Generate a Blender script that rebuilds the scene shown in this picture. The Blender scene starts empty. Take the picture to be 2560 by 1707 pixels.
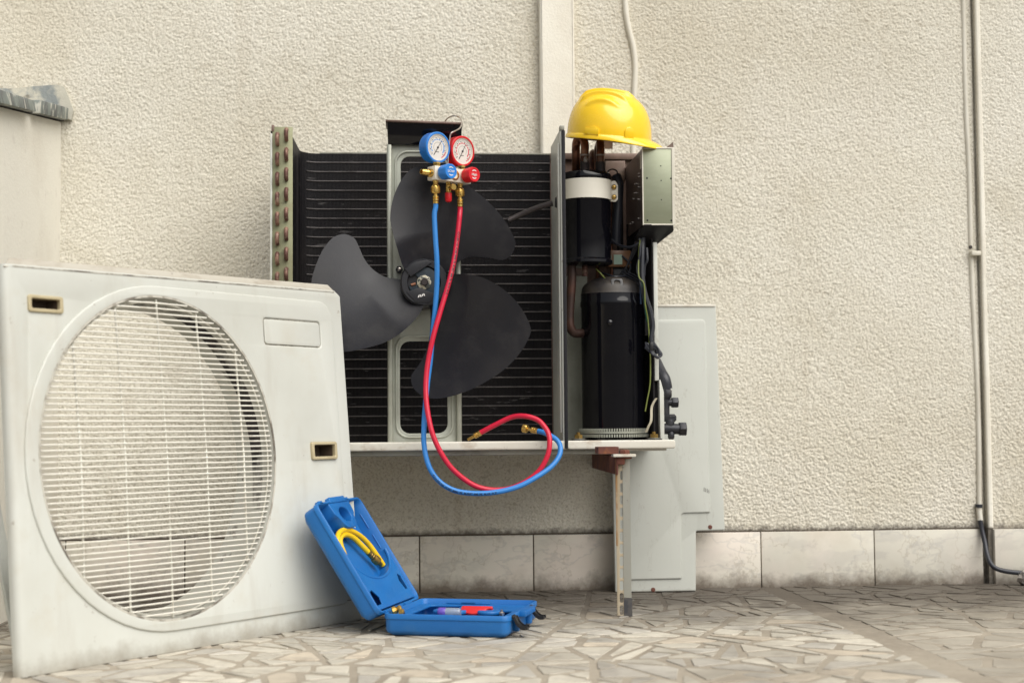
import bpy, bmesh, math, random
import numpy as np
from mathutils import Vector, Matrix, geometry
R = math.radians
S = bpy.context.scene
COL = S.collection
random.seed(7)

# ------------------------------------------------------------------ camera
W0, H0 = 2560.0, 1707.0
FPX, CAMH, DIST = 3699.58, 0.41689, 3.72312
YAW, PITCH, ROLL = 0.069555, 0.056665, -0.0082564
C0 = Vector((0, -DIST, CAMH))
F_ = Vector((math.sin(YAW)*math.cos(PITCH), math.cos(YAW)*math.cos(PITCH), math.sin(PITCH)))
R_ = Vector((math.cos(YAW), -math.sin(YAW), 0)); U_ = R_.cross(F_)
R2 = math.cos(ROLL)*R_ + math.sin(ROLL)*U_; U2 = -math.sin(ROLL)*R_ + math.cos(ROLL)*U_
cam = bpy.data.objects.new('camera', bpy.data.cameras.new('camera')); COL.objects.link(cam)
cam.matrix_world = Matrix(((R2.x, U2.x, -F_.x, C0.x), (R2.y, U2.y, -F_.y, C0.y), (R2.z, U2.z, -F_.z, C0.z), (0, 0, 0, 1)))
cam.data.sensor_width = 36; cam.data.lens = 36*FPX/W0
cam.data.clip_start = .05; cam.data.clip_end = 500
cam.data.dof.use_dof = True; cam.data.dof.focus_distance = 3.27; cam.data.dof.aperture_fstop = 3.4
S.camera = cam

# ------------------------------------------------------------------ sky and sun (bright overcast day)
world = bpy.data.worlds.new('World'); S.world = world; world.use_nodes = True
nt = world.node_tree; nt.nodes.clear()
sky = nt.nodes.new('ShaderNodeTexSky'); sky.sky_type = 'NISHITA'; sky.sun_disc = False
SUN_EL, SUN_AZ = R(50), R(145)        # azimuth clockwise from +Y (the wall's far side): behind the camera, a little to the right
sky.sun_elevation = SUN_EL; sky.sun_rotation = SUN_AZ; sky.dust_density = 4; sky.air_density = 1.2
hs = nt.nodes.new('ShaderNodeHueSaturation'); hs.inputs['Saturation'].default_value = .22
bg = nt.nodes.new('ShaderNodeBackground'); bg.inputs[1].default_value = .05
wo = nt.nodes.new('ShaderNodeOutputWorld')
nt.links.new(sky.outputs[0], hs.inputs['Color']); nt.links.new(hs.outputs[0], bg.inputs[0]); nt.links.new(bg.outputs[0], wo.inputs[0])
sl = bpy.data.lights.new('sun', 'SUN'); sl.energy = 1.5; sl.angle = R(68); sl.color = (1, .965, .895)
sun = bpy.data.objects.new('sun', sl); COL.objects.link(sun)
sd = Vector((math.sin(SUN_AZ)*math.cos(SUN_EL), math.cos(SUN_AZ)*math.cos(SUN_EL), math.sin(SUN_EL)))
sun.rotation_euler = sd.to_track_quat('Z', 'Y').to_euler()
sun.location = sd*6
S.view_settings.view_transform = 'Standard'; S.view_settings.look = 'None'
S.view_settings.gamma = 1; S.view_settings.exposure = 1.08; S.view_settings.use_curve_mapping = False
S.render.engine = 'CYCLES'

# ------------------------------------------------------------------ pixel helpers (a pixel is only a direction; depth comes from the plane it lies on)
def pray(px, py): return F_ + R2*((px-W0/2)/FPX) + U2*((H0/2-py)/FPX)
def on(px, py, axis, val):
    d = pray(px, py); return C0 + d*((val-C0[axis])/d[axis])
def at(px, py, y): return on(px, py, 1, y)
def onp(px, py, o, n):
    d = pray(px, py); return C0 + d*((o-C0).dot(n)/d.dot(n))

# ------------------------------------------------------------------ geometry helpers: every one returns (verts, faces) in metres, world space
X, Y, Z = Vector((1, 0, 0)), Vector((0, 1, 0)), Vector((0, 0, 1))
def join(*gs):
    V, Fc = [], []
    for v, f in gs:
        o = len(V); V += v; Fc += [tuple(i+o for i in q) for q in f]
    return V, Fc
def obox(c, ax, ay, az):                       # centre and half axes
    c = Vector(c); v = []
    for k in (-1, 1):
        for j in (-1, 1):
            for i in (-1, 1): v.append(c+ax*i+ay*j+az*k)
    f = [(0, 2, 3, 1), (4, 5, 7, 6), (0, 1, 5, 4), (2, 6, 7, 3), (0, 4, 6, 2), (1, 3, 7, 5)]
    if ax.cross(ay).dot(az) < 0: f = [q[::-1] for q in f]
    return v, f
def box(x0, x1, y0, y1, z0, z1):
    return obox(((x0+x1)/2, (y0+y1)/2, (z0+z1)/2), X*((x1-x0)/2), Y*((y1-y0)/2), Z*((z1-z0)/2))
def frame_of(a):
    a = a.normalized(); t = Z if abs(a.z) < .9 else X
    u = t.cross(a).normalized(); return u, a.cross(u)
def lathe(prof, o, axis, n=32, cap=True):      # prof = [(radius, height)]
    o = Vector(o); axis = axis.normalized(); u, w = frame_of(axis); V = []; Fc = []
    for r, h in prof:
        for i in range(n):
            t = 2*math.pi*i/n; V.append(o+axis*h+(u*math.cos(t)+w*math.sin(t))*r)
    for j in range(len(prof)-1):
        for i in range(n):
            k = (i+1) % n; Fc.append((j*n+i, j*n+k, (j+1)*n+k, (j+1)*n+i))
    if cap:
        Fc.append(tuple(range(n))[::-1]); Fc.append(tuple((len(prof)-1)*n+i for i in range(n)))
    return V, Fc
def cyl(p0, p1, r0, r1=None, n=20):
    p0, p1 = Vector(p0), Vector(p1); r1 = r0 if r1 is None else r1
    return lathe([(r0, 0), (r1, (p1-p0).length)], p0, p1-p0, n)
def spline(pts, k=8):
    P = [Vector(p) for p in pts]; out = []
    for i in range(len(P)-1):
        a, b, c, d = P[max(i-1, 0)], P[i], P[i+1], P[min(i+2, len(P)-1)]
        for j in range(k):
            t = j/k
            out.append(.5*((2*b)+(c-a)*t+(2*a-5*b+4*c-d)*t*t+(3*b-a-3*c+d)*t**3))
    out.append(P[-1]); return out
def tube(pts, r, n=10, rs=None):
    P = [Vector(p) for p in pts]; V = []; Fc = []
    t0 = (P[1]-P[0]).normalized(); u, w = frame_of(t0)
    for i, p in enumerate(P):
        t = (P[min(i+1, len(P)-1)]-P[max(i-1, 0)]).normalized()
        u = (u-t*u.dot(t)).normalized(); w = t.cross(u)
        rr = rs[i] if rs else r
        for j in range(n):
            a = 2*math.pi*j/n; V.append(p+(u*math.cos(a)+w*math.sin(a))*rr)
    for i in range(len(P)-1):
        for j in range(n):
            k = (j+1) % n; Fc.append((i*n+j, i*n+k, (i+1)*n+k, (i+1)*n+j))
    Fc.append(tuple(range(n))[::-1]); Fc.append(tuple((len(P)-1)*n+i for i in range(n)))
    return V, Fc
def strip(pts, wid, th, side):                  # flat ribbon along a path
    P = [Vector(p) for p in pts]; V = []; Fc = []
    for i, p in enumerate(P):
        t = (P[min(i+1, len(P)-1)]-P[max(i-1, 0)]).normalized(); nn = t.cross(side).normalized()
        for a, b in ((-1, -1), (1, -1), (1, 1), (-1, 1)): V.append(p+side*(a*wid/2)+nn*(b*th/2))
    for i in range(len(P)-1):
        for j in range(4):
            k = (j+1) % 4; Fc.append((i*4+j, i*4+k, (i+1)*4+k, (i+1)*4+j))
    Fc.append((3, 2, 1, 0)); m = (len(P)-1)*4; Fc.append((m, m+1, m+2, m+3)); return V, Fc
def rrect(x0, x1, y0, y1, r, n=5):
    out = []
    for cx, cy, a0 in ((x1-r, y1-r, 0), (x0+r, y1-r, 90), (x0+r, y0+r, 180), (x1-r, y0+r, 270)):
        for i in range(n+1):
            a = R(a0+90*i/n); out.append((cx+r*math.cos(a), cy+r*math.sin(a)))
    return out
def ell(cx, cy, rx, ry, n=64): return [(cx+rx*math.cos(2*math.pi*i/n), cy+ry*math.sin(2*math.pi*i/n)) for i in range(n)]
def loops(Ls, cap0=True, cap1=True):            # bridge equal-length closed loops
    n = len(Ls[0]); V = [Vector(p) for L in Ls for p in L]; Fc = []
    for j in range(len(Ls)-1):
        for i in range(n):
            k = (i+1) % n; Fc.append((j*n+i, j*n+k, (j+1)*n+k, (j+1)*n+i))
    if cap0: Fc.append(tuple(range(n))[::-1])
    if cap1: Fc.append(tuple((len(Ls)-1)*n+i for i in range(n)))
    return V, Fc
def plate(outer, holes, th, o, ex, ey, bev=0.0, res=2):   # 2D outline with holes, extruded th along ex x ey; bevelled rims
    cu = bpy.data.curves.new('t', 'CURVE'); cu.dimensions = '2D'; cu.fill_mode = 'BOTH'
    for L in [outer]+list(holes):
        sp = cu.splines.new('POLY'); sp.points.add(len(L)-1); sp.use_cyclic_u = True
        for q, p in zip(sp.points, L): q.co = (p[0], p[1], 0, 1)
    cu.extrude = max(th/2-bev, 1e-5); cu.bevel_depth = bev; cu.bevel_resolution = res; cu.offset = -bev
    ob = bpy.data.objects.new('t', cu); COL.objects.link(ob); bpy.context.view_layer.update()
    dg = bpy.context.evaluated_depsgraph_get(); me = ob.evaluated_get(dg).to_mesh()
    en = ex.cross(ey); o = Vector(o)
    V = [o+ex*v.co.x+ey*v.co.y+en*(v.co.z+th/2) for v in me.vertices]; Fc = [tuple(p.vertices) for p in me.polygons]
    bpy.data.objects.remove(ob); bpy.data.curves.remove(cu)
    return V, Fc
def textgeo(txt, size, o, ex, ey, th=.0004, mapf=None, bold=0.):
    cu = bpy.data.curves.new('t', 'FONT'); cu.body = txt; cu.size = size; cu.align_x = 'CENTER'; cu.align_y = 'CENTER'; cu.extrude = th; cu.offset = bold
    cu.resolution_u = 3
    ob = bpy.data.objects.new('t', cu); COL.objects.link(ob); bpy.context.view_layer.update()
    me = ob.evaluated_get(bpy.context.evaluated_depsgraph_get()).to_mesh()
    en = ex.cross(ey) if ex else None
    if mapf: V = [mapf(v.co) for v in me.vertices]
    else: V = [Vector(o)+ex*v.co.x+ey*v.co.y+en*v.co.z for v in me.vertices]
    Fc = [tuple(p.vertices) for p in me.polygons]
    bpy.data.objects.remove(ob); bpy.data.curves.remove(cu); return V, Fc

# ------------------------------------------------------------------ object helpers
WL = {}
def tag(o, label, cat, group=None, kind=None):
    if kind: o['kind'] = kind
    if label: o['label'] = label
    if cat: o['category'] = cat
    if group: o['group'] = group
    return o
def thing(name, loc, label, cat, group=None):
    o = bpy.data.objects.new(name, None); COL.objects.link(o); o.location = loc; o.empty_display_size = .05
    WL[o.name] = Vector(loc); return tag(o, label, cat, group)
def obj(name, geo, mat, parent=None, smooth=True, bevel=0.0, seg=2, merge=True, ang=38):
    V, Fc = geo
    me = bpy.data.meshes.new(name); c = sum(V, Vector())/len(V)
    if parent is None: c.z = min(v.z for v in V)
    me.from_pydata([v-c for v in V], [], Fc)
    bm = bmesh.new(); bm.from_mesh(me)
    if merge: bmesh.ops.remove_doubles(bm, verts=bm.verts, dist=1e-6)
    bmesh.ops.recalc_face_normals(bm, faces=bm.faces)
    if bevel:
        es = [e for e in bm.edges if len(e.link_faces) == 2 and e.calc_face_angle(0) > R(40)]
        bmesh.ops.bevel(bm, geom=es, offset=bevel, segments=seg, profile=.5, affect='EDGES', clamp_overlap=True)
    bm.to_mesh(me); bm.free()
    if smooth:
        me.polygons.foreach_set('use_smooth', [True]*len(me.polygons)); me.set_sharp_from_angle(angle=R(ang))
    me.materials.append(mat)
    o = bpy.data.objects.new(name, me); COL.objects.link(o); place(o, c, parent); return o
def place(o, c, parent):
    c = Vector(c); WL[o.name] = c
    if parent is not None: o.parent = parent; o.location = c-WL[parent.name]
    else: o.location = c
def clone(src, shift, parent):
    o = src.copy(); COL.objects.link(o); place(o, WL[src.name]+Vector(shift), parent); return o

# ------------------------------------------------------------------ materials
def mat(name, col, rough=.5, metal=0., var=None, bump=None, coat=0., trans=0., dirt=None, spec=.5, objrand=0., wear=None, vein=None):
    m = bpy.data.materials.new(name); m.use_nodes = True; n = m.node_tree.nodes; l = m.node_tree.links
    b = n['Principled BSDF']; b.inputs['Roughness'].default_value = rough; b.inputs['Metallic'].default_value = metal
    b.inputs['Coat Weight'].default_value = coat; b.inputs['Specular IOR Level'].default_value = spec
    b.inputs['Transmission Weight'].default_value = trans
    tc = n.new('ShaderNodeTexCoord'); geo = n.new('ShaderNodeNewGeometry')
    rgb = n.new('ShaderNodeRGB'); rgb.outputs[0].default_value = (*col, 1); cur = rgb.outputs[0]
    def noise(scale, detail=6, rg=.6, vec=None, stretch=None):
        t = n.new('ShaderNodeTexNoise'); t.inputs['Scale'].default_value = scale; t.inputs['Detail'].default_value = detail; t.inputs['Roughness'].default_value = rg
        v = vec or geo.outputs['Position']
        if stretch:
            mp = n.new('ShaderNodeMapping'); mp.inputs['Scale'].default_value = stretch; l.new(v, mp.inputs[0]); v = mp.outputs[0]
        l.new(v, t.inputs['Vector']); return t.outputs['Fac']
    def ramp(fac, a, bb):
        r = n.new('ShaderNodeMapRange'); r.inputs[1].default_value = a; r.inputs[2].default_value = bb; l.new(fac, r.inputs[0]); return r.outputs[0]
    def mix(a, bcol, fac, amt=1.):
        x = n.new('ShaderNodeMix'); x.data_type = 'RGBA'; l.new(a, x.inputs[6])
        if isinstance(bcol, tuple): x.inputs[7].default_value = (*bcol, 1)
        else: l.new(bcol, x.inputs[7])
        if amt != 1.:
            mm = n.new('ShaderNodeMath'); mm.operation = 'MULTIPLY'; l.new(fac, mm.inputs[0]); mm.inputs[1].default_value = amt; fac = mm.outputs[0]
        l.new(fac, x.inputs[0]); return x.outputs[2]
    if objrand:
        oi = n.new('ShaderNodeObjectInfo'); h = n.new('ShaderNodeHueSaturation'); l.new(cur, h.inputs['Color'])
        r = n.new('ShaderNodeMapRange'); r.inputs[3].default_value = 1-objrand; r.inputs[4].default_value = 1+objrand; l.new(oi.outputs['Random'], r.inputs[0]); l.new(r.outputs[0], h.inputs['Value'])
        cur = h.outputs[0]
    for v in (var or []):                      # (colour, scale, lo, hi, amount[, stretch])
        cur = mix(cur, v[0], ramp(noise(v[1], stretch=v[5] if len(v) > 5 else None), v[2], v[3]), v[4])
    if dirt:                                   # fine specks
        for d in dirt: cur = mix(cur, d[0], ramp(noise(d[1], 3, .7), d[2], d[3]), d[4])
    for vc, vs, vw, va, vst in (vein or []):
        f = noise(vs, 5, .62, stretch=vst); sb_ = n.new('ShaderNodeMath'); sb_.operation = 'SUBTRACT'; l.new(f, sb_.inputs[0]); sb_.inputs[1].default_value = .5
        ab = n.new('ShaderNodeMath'); ab.operation = 'ABSOLUTE'; l.new(sb_.outputs[0], ab.inputs[0]); cur = mix(cur, vc, ramp(ab.outputs[0], vw, 0.), va)
    l.new(cur, b.inputs['Base Color'])
    if wear:                                   # roughness variation
        r = n.new('ShaderNodeMapRange'); r.inputs[3].default_value = wear[1]; r.inputs[4].default_value = wear[2]; r.inputs[1].default_value = .3; r.inputs[2].default_value = .7
        l.new(noise(wear[0]), r.inputs[0]); l.new(r.outputs[0], b.inputs['Roughness'])
    if bump:
        prev = None
        for (sc, st, dist) in bump:
            bp = n.new('ShaderNodeBump'); bp.inputs['Strength'].default_value = st; bp.inputs['Distance'].default_value = dist
            l.new(noise(sc, 5, .65), bp.inputs['Height'])
            if prev: l.new(prev, bp.inputs['Normal'])
            prev = bp.outputs[0]
        l.new(prev, b.inputs['Normal'])
    m['mix'] = 1
    return m

def add_low_grime(m, col, z0, z1, scale, amt):   # splash grime that fades out with height above the floor, broken up by noise
    n = m.node_tree.nodes; l = m.node_tree.links; b = n['Principled BSDF']; cur = b.inputs['Base Color'].links[0].from_socket
    g = n.new('ShaderNodeNewGeometry'); s = n.new('ShaderNodeSeparateXYZ'); l.new(g.outputs['Position'], s.inputs[0])
    r = n.new('ShaderNodeMapRange'); r.inputs[1].default_value = z1; r.inputs[2].default_value = z0; l.new(s.outputs[2], r.inputs[0])
    t = n.new('ShaderNodeTexNoise'); t.inputs['Scale'].default_value = scale; t.inputs['Detail'].default_value = 8; t.inputs['Roughness'].default_value = .7; l.new(g.outputs['Position'], t.inputs['Vector'])
    a = n.new('ShaderNodeMath'); a.operation = 'ADD'; l.new(r.outputs[0], a.inputs[0]); l.new(t.outputs['Fac'], a.inputs[1])
    q = n.new('ShaderNodeMapRange'); q.inputs[1].default_value = 1.05; q.inputs[2].default_value = 1.45; q.inputs[4].default_value = amt; l.new(a.outputs[0], q.inputs[0])
    x = n.new('ShaderNodeMix'); x.data_type = 'RGBA'; l.new(cur, x.inputs[6]); x.inputs[7].default_value = (*col, 1); l.new(q.outputs[0], x.inputs[0]); l.new(x.outputs[2], b.inputs['Base Color'])
    return m

def add_wall_gradient(m, col=(.052, .041, .031), y0=-.005, y1=-1.0, scale=6, amt=.88):     # brown mix that deepens towards the wall, broken up by noise
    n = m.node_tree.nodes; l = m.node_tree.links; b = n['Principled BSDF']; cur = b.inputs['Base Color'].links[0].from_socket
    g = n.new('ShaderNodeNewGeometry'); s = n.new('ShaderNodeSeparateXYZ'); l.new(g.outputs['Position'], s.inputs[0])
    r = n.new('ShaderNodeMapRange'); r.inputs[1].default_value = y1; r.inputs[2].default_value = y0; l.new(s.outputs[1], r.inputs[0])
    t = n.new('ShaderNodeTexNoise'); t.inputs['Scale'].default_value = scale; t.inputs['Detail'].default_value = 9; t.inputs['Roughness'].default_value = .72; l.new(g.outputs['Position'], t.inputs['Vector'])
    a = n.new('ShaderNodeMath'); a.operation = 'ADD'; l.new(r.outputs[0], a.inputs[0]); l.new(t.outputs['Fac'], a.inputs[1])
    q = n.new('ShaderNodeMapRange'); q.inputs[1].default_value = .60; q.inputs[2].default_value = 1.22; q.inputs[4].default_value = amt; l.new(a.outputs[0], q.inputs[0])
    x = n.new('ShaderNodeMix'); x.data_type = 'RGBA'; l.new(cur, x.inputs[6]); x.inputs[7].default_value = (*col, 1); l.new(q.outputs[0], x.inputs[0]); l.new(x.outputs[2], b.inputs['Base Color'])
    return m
M = {}
M['stucco'] = add_low_grime(mat('stucco', (.72, .69, .60), .92, vein=[((.36, .31, .23), 1.0, .0016, .4, (1, 1, 1.4))], var=[((.58, .53, .42), .9, .42, .64, .75), ((.76, .73, .655), 2.3, .5, .7, .5), ((.52, .47, .36), 5.5, .58, .74, .35), ((.48, .44, .35), 45, .60, .75, .3), ((.52, .46, .36), 2.2, .60, .74, .3, (6, 6, .5))],
    dirt=[((.30, .25, .18), 190, .50, .64, .5), ((.20, .16, .12), 60, .72, .80, .7)], bump=[(330, .8, .0016), (800, .5, .0008)]), (.10, .085, .07), .143, .185, 60, .85)
M['plaster'] = mat('smooth_plaster', (.80, .77, .68), .88, var=[((.60, .54, .44), 3, .45, .7, .6), ((.55, .50, .44), 30, .58, .72, .3)], dirt=[((.25, .2, .16), 90, .74, .8, .6)], bump=[(150, .6, .0016), (14, .3, .004)])
M['marble'] = add_low_grime(mat('skirting_marble', (.66, .63, .545), .5, var=[((.48, .455, .41), 6, .50, .57, .42, (1, 1, 2.6)), ((.45, .39, .30), 3, .52, .68, .5), ((.74, .65, .58), 4, .45, .65, .6), ((.36, .32, .28), 26, .60, .72, .4)],
    dirt=[((.10, .08, .06), 80, .70, .76, .8)], objrand=.07, bump=[(60, .15, .001)], vein=[((.40, .385, .36), 3.2, .016, .38, (1, 1, 1.8)), ((.42, .37, .29), 7, .010, .5, (1, 1, .8))]), (.12, .09, .065), 0, .10, 18, .85)
M['mortar'] = add_wall_gradient(mat('mortar', (.355, .31, .245), .95, var=[((.24, .205, .16), 2.6, .42, .66, .8), ((.40, .35, .28), 60, .45, .7, .5)], dirt=[((.16, .13, .1), 150, .62, .72, .6)], bump=[(300, .5, .001), (60, .3, .002)]))
M['yard'] = mat('yard_ground', (.11, .102, .088), .95, var=[((.07, .064, .055), .7, .4, .65, .7)])
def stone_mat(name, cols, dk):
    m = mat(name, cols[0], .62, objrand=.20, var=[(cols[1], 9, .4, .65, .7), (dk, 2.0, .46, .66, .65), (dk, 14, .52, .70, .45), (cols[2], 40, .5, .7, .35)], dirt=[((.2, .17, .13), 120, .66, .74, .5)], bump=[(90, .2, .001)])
    return add_wall_gradient(m)
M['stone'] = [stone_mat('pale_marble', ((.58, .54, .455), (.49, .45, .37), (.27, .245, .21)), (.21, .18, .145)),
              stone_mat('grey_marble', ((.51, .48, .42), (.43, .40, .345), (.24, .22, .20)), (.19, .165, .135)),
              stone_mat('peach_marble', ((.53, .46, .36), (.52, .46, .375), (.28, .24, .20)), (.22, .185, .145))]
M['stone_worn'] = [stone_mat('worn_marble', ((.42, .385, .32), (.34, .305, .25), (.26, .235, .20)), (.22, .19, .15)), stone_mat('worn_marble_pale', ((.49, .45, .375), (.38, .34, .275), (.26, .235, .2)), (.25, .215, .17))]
M['white'] = mat('white_enamel', (.585, .595, .55), .38, var=[((.47, .465, .405), 2.4, .42, .70, .6), ((.50, .465, .38), 11, .54, .75, .45), ((.42, .39, .33), 3.2, .56, .72, .4, (4, 4, .6))], dirt=[((.24, .18, .13), 48, .68, .76, .6)], wear=(9, .30, .52), coat=.1)
add_low_grime(M['white'], (.27, .24, .19), 0, .08, 14, .7)
M['white_dirty'] = mat('white_enamel_grimy', (.64, .62, .55), .45, var=[((.40, .33, .25), 16, .52, .64, .75, (1, 1, 2)), ((.52, .48, .40), 5, .4, .7, .6)], dirt=[((.16, .12, .09), 40, .66, .74, .7)])
M['seam'] = mat('grimy_seam', (.50, .48, .42), .6, var=[((.10, .085, .07), 14, .52, .62, .9), ((.22, .19, .15), 60, .5, .6, .6)])
M['bell'] = mat('bellmouth_enamel', (.48, .48, .44), .42, var=[((.37, .36, .32), 6, .45, .65, .6)], dirt=[((.1, .085, .075), 30, .62, .7, .8)])
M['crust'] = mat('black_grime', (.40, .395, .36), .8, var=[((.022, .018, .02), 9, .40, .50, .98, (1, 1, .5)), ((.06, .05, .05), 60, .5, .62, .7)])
M['fold'] = mat('grimy_folded_edge', (.47, .44, .375), .5, var=[((.30, .25, .19), 12, .5, .66, .6, (1, 1, 3)), ((.56, .54, .47), 5, .5, .7, .6)], dirt=[((.12, .09, .07), 40, .68, .76, .7)])
M['grille'] = mat('grille_wire', (.74, .72, .645), .45, var=[((.45, .40, .32), 20, .55, .7, .5)])
M['beige_plastic'] = mat('yellowed_plastic', (.47, .40, .25), .5, var=[((.30, .24, .14), 40, .5, .7, .5)])
M['pocket'] = mat('shaded_pocket', (.10, .072, .048), .6)  # shade of the deep recess is put into this dark colour
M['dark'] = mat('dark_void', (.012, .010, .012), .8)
M['cover'] = mat('service_cover_enamel', (.50, .515, .475), .42, vein=[((.36, .35, .31), 2.2, .004, .5, (5, 5, 1))], bump=[(5, .25, .004)], var=[((.43, .435, .39), 2.5, .4, .7, .6)], dirt=[((.2, .17, .13), 45, .71, .78, .6)], wear=(7, .35, .55))
add_low_grime(M['cover'], (.20, .17, .14), 0, .03, 30, .5)
M['fin'] = mat('coil_fins', (.0045, .0042, .0055), .5, metal=.0, spec=.18, var=[((.016, .013, .012), 5, .5, .7, .7), ((.12, .115, .115), 16, .63, .67, .7, (1, 1, 7))], dirt=[((.10, .09, .085), 90, .73, .78, .6)])
M['coil_tube'] = mat('coil_tube', (.105, .094, .092), .6, metal=.2, var=[((.02, .016, .015), 30, .4, .65, .7)])
M['endplate'] = mat('coil_end_plate', (.26, .265, .16), .5, metal=.35, var=[((.18, .16, .09), 22, .45, .7, .7), ((.05, .04, .03), 40, .62, .72, .7)])
M['copper'] = mat('copper', (.26, .115, .07), .42, metal=.8, var=[((.05, .024, .02), 18, .42, .58, .9), ((.45, .28, .19), 45, .5, .7, .4)])
M['copper_dull'] = mat('copper_dull', (.30, .175, .125), .55, metal=.3, var=[((.09, .035, .028), 30, .40, .56, .9), ((.42, .33, .26), 55, .55, .68, .6)])
M['copper_black'] = mat('blackened_copper', (.035, .018, .014), .45, metal=.4, var=[((.09, .035, .022), 16, .5, .7, .7)])
M['burnt'] = mat('burnt_joint', (.06, .05, .05), .6, metal=.5, bump=[(160, .6, .002)])
M['solder'] = mat('solder', (.36, .33, .31), .45, metal=.7, bump=[(200, .8, .002)])
M['galv'] = mat('galvanised_steel', (.45, .465, .40), .40, metal=.45, var=[((.28, .275, .225), 14, .45, .7, .6), ((.52, .53, .47), 5, .5, .75, .5)], dirt=[((.12, .1, .08), 60, .70, .76, .7)])
M['galv_dull'] = mat('galvanised_dusty', (.30, .295, .25), .5, metal=.35, var=[((.15, .135, .11), 18, .48, .66, .7)], dirt=[((.05, .04, .03), 50, .66, .74, .7)])
M['greenbox'] = mat('zinc_box_face', (.285, .305, .215), .36, metal=.4, var=[((.24, .25, .17), 7, .4, .7, .7), ((.33, .35, .26), 18, .45, .7, .4, (1, 1, 3))])
M['boxside'] = mat('zinc_box_side', (.20, .165, .15), .35, metal=.55, var=[((.07, .055, .06), 9, .45, .65, .7)])
M['black_paint'] = mat('black_gloss_paint', (.0035, .0035, .0055), .2, spec=.42, wear=(14, .05, .14), dirt=[((.03, .027, .025), 130, .70, .78, .6)])
M['black_dome'] = mat('dusty_black_dome', (.045, .037, .03), .5, var=[((.010, .009, .011), 14, .40, .58, .85)])
M['fan'] = mat('fan_plastic', (.010, .010, .0145), .36, spec=.42, var=[((.024, .022, .023), 5, .45, .68, .7), ((.045, .043, .044), 20, .52, .78, .35)], dirt=[((.09, .085, .085), 300, .72, .8, .5)], bump=[(220, .22, .0008)], wear=(5, .32, .55))
M['hub'] = mat('fan_hub_plastic', (.016, .016, .020), .38)
M['hub_metal'] = mat('hub_plate', (.02, .032, .045), .45)
M['zinc_worn'] = mat('flaking_zinc', (.45, .42, .33), .5, metal=.3, var=[((.05, .06, .06), 120, .50, .56, .95)])
M['shaft'] = mat('dark_steel', (.05, .042, .042), .5, metal=.6)
M['brass'] = mat('brass', (.66, .43, .12), .24, metal=.95, var=[((.42, .26, .07), 60, .5, .7, .5)])
M['brass_dark'] = mat('aged_brass', (.40, .26, .08), .34, metal=.9, var=[((.12, .07, .02), 60, .5, .7, .6)])
M['steel'] = mat('bright_steel', (.55, .50, .46), .28, metal=.9)
M['yellow'] = mat('hat_yellow', (.93, .60, .014), .2, coat=.5, bump=[(30, .03, .002)], wear=(14, .14, .30), dirt=[((.62, .42, .06), 70, .66, .76, .5)])
M['peach'] = mat('strap_plastic', (.70, .50, .38), .35, trans=.4)
M['blue_hose'] = mat('blue_hose', (.028, .20, .56), .36)
M['red_hose'] = mat('red_hose', (.56, .010, .040), .34)
M['yellow_hose'] = mat('yellow_hose', (.80, .52, .008), .36)
M['blue_gauge'] = mat('blue_rubber', (.022, .20, .62), .42)
M['red_gauge'] = mat('red_rubber', (.62, .008, .016), .38)
M['dial'] = mat('dial_white', (.72, .68, .63), .5)
M['dialblue'] = mat('dial_blue', (.10, .30, .66), .5)
M['dialred'] = mat('dial_red', (.62, .04, .08), .5)
M['ink'] = mat('black_ink', (.02, .02, .022), .5)
M['hose_ink'] = mat('hose_print', (.008, .012, .03), .5)
M['white_ink'] = mat('white_ink', (.78, .76, .74), .5)
M['block'] = mat('manifold_block', (.72, .66, .56), .34)
M['case'] = mat('case_plastic', (.008, .125, .40), .42, bump=[(400, .12, .0005)], var=[((.014, .165, .45), 6, .4, .7, .6), ((.05, .17, .38), 25, .60, .76, .5)], wear=(22, .34, .58))
M['black_plastic'] = mat('black_plastic', (.012, .012, .014), .42)
M['purple'] = mat('purple_plastic', (.13, .08, .42), .3)
M['clear'] = mat('clear_plastic', (.55, .62, .72), .2, trans=.6)
M['red_plastic'] = mat('red_plastic', (.62, .02, .02), .35)
M['rust'] = mat('rust', (.16, .055, .035), .85, metal=.1, var=[((.075, .03, .028), 24, .4, .65, .8), ((.33, .13, .045), 30, .56, .7, .7)], bump=[(120, .5, .002)])
M['rust_stain'] = mat('rust_streak', (.26, .145, .06), .8, var=[((.40, .34, .24), 30, .5, .66, .8, (1, 1, .3)), ((.14, .06, .03), 40, .5, .65, .7)])
M['leg'] = mat('slotted_angle_paint', (.44, .435, .375), .5, var=[((.40, .37, .30), 8, .4, .7, .6, (1, 1, .4))], dirt=[((.16, .10, .05), 40, .66, .74, .7)])
M['rusty_leg'] = mat('rust_stained_paint', (.42, .36, .26), .6, var=[((.24, .17, .10), 12, .44, .62, .5, (1, 1, .25))])
M['boot'] = mat('worn_rubber_boot', (.085, .085, .095), .6, var=[((.22, .20, .17), 30, .48, .66, .7)])
M['foam'] = mat('black_foam', (.010, .010, .013), .85, dirt=[((.18, .16, .14), 260, .68, .74, .8)], bump=[(200, .5, .002)])
M['brownplate'] = mat('grimy_back_plate', (.20, .135, .11), .5, metal=.25, var=[((.09, .055, .04), 16, .42, .66, .8), ((.34, .29, .24), 8, .55, .72, .6)])
M['flash'] = mat('weathered_flashing', (.21, .235, .215), .7, var=[((.08, .08, .085), 26, .48, .62, .8, (1, 1, .25)), ((.55, .54, .47), 38, .54, .62, .9, (1, 1, .4))])
M['fillet'] = mat('worn_mortar', (.52, .50, .42), .9, var=[((.20, .23, .24), 11, .47, .56, .85), ((.14, .125, .10), 30, .58, .66, .7)], bump=[(70, .6, .004)])
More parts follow.
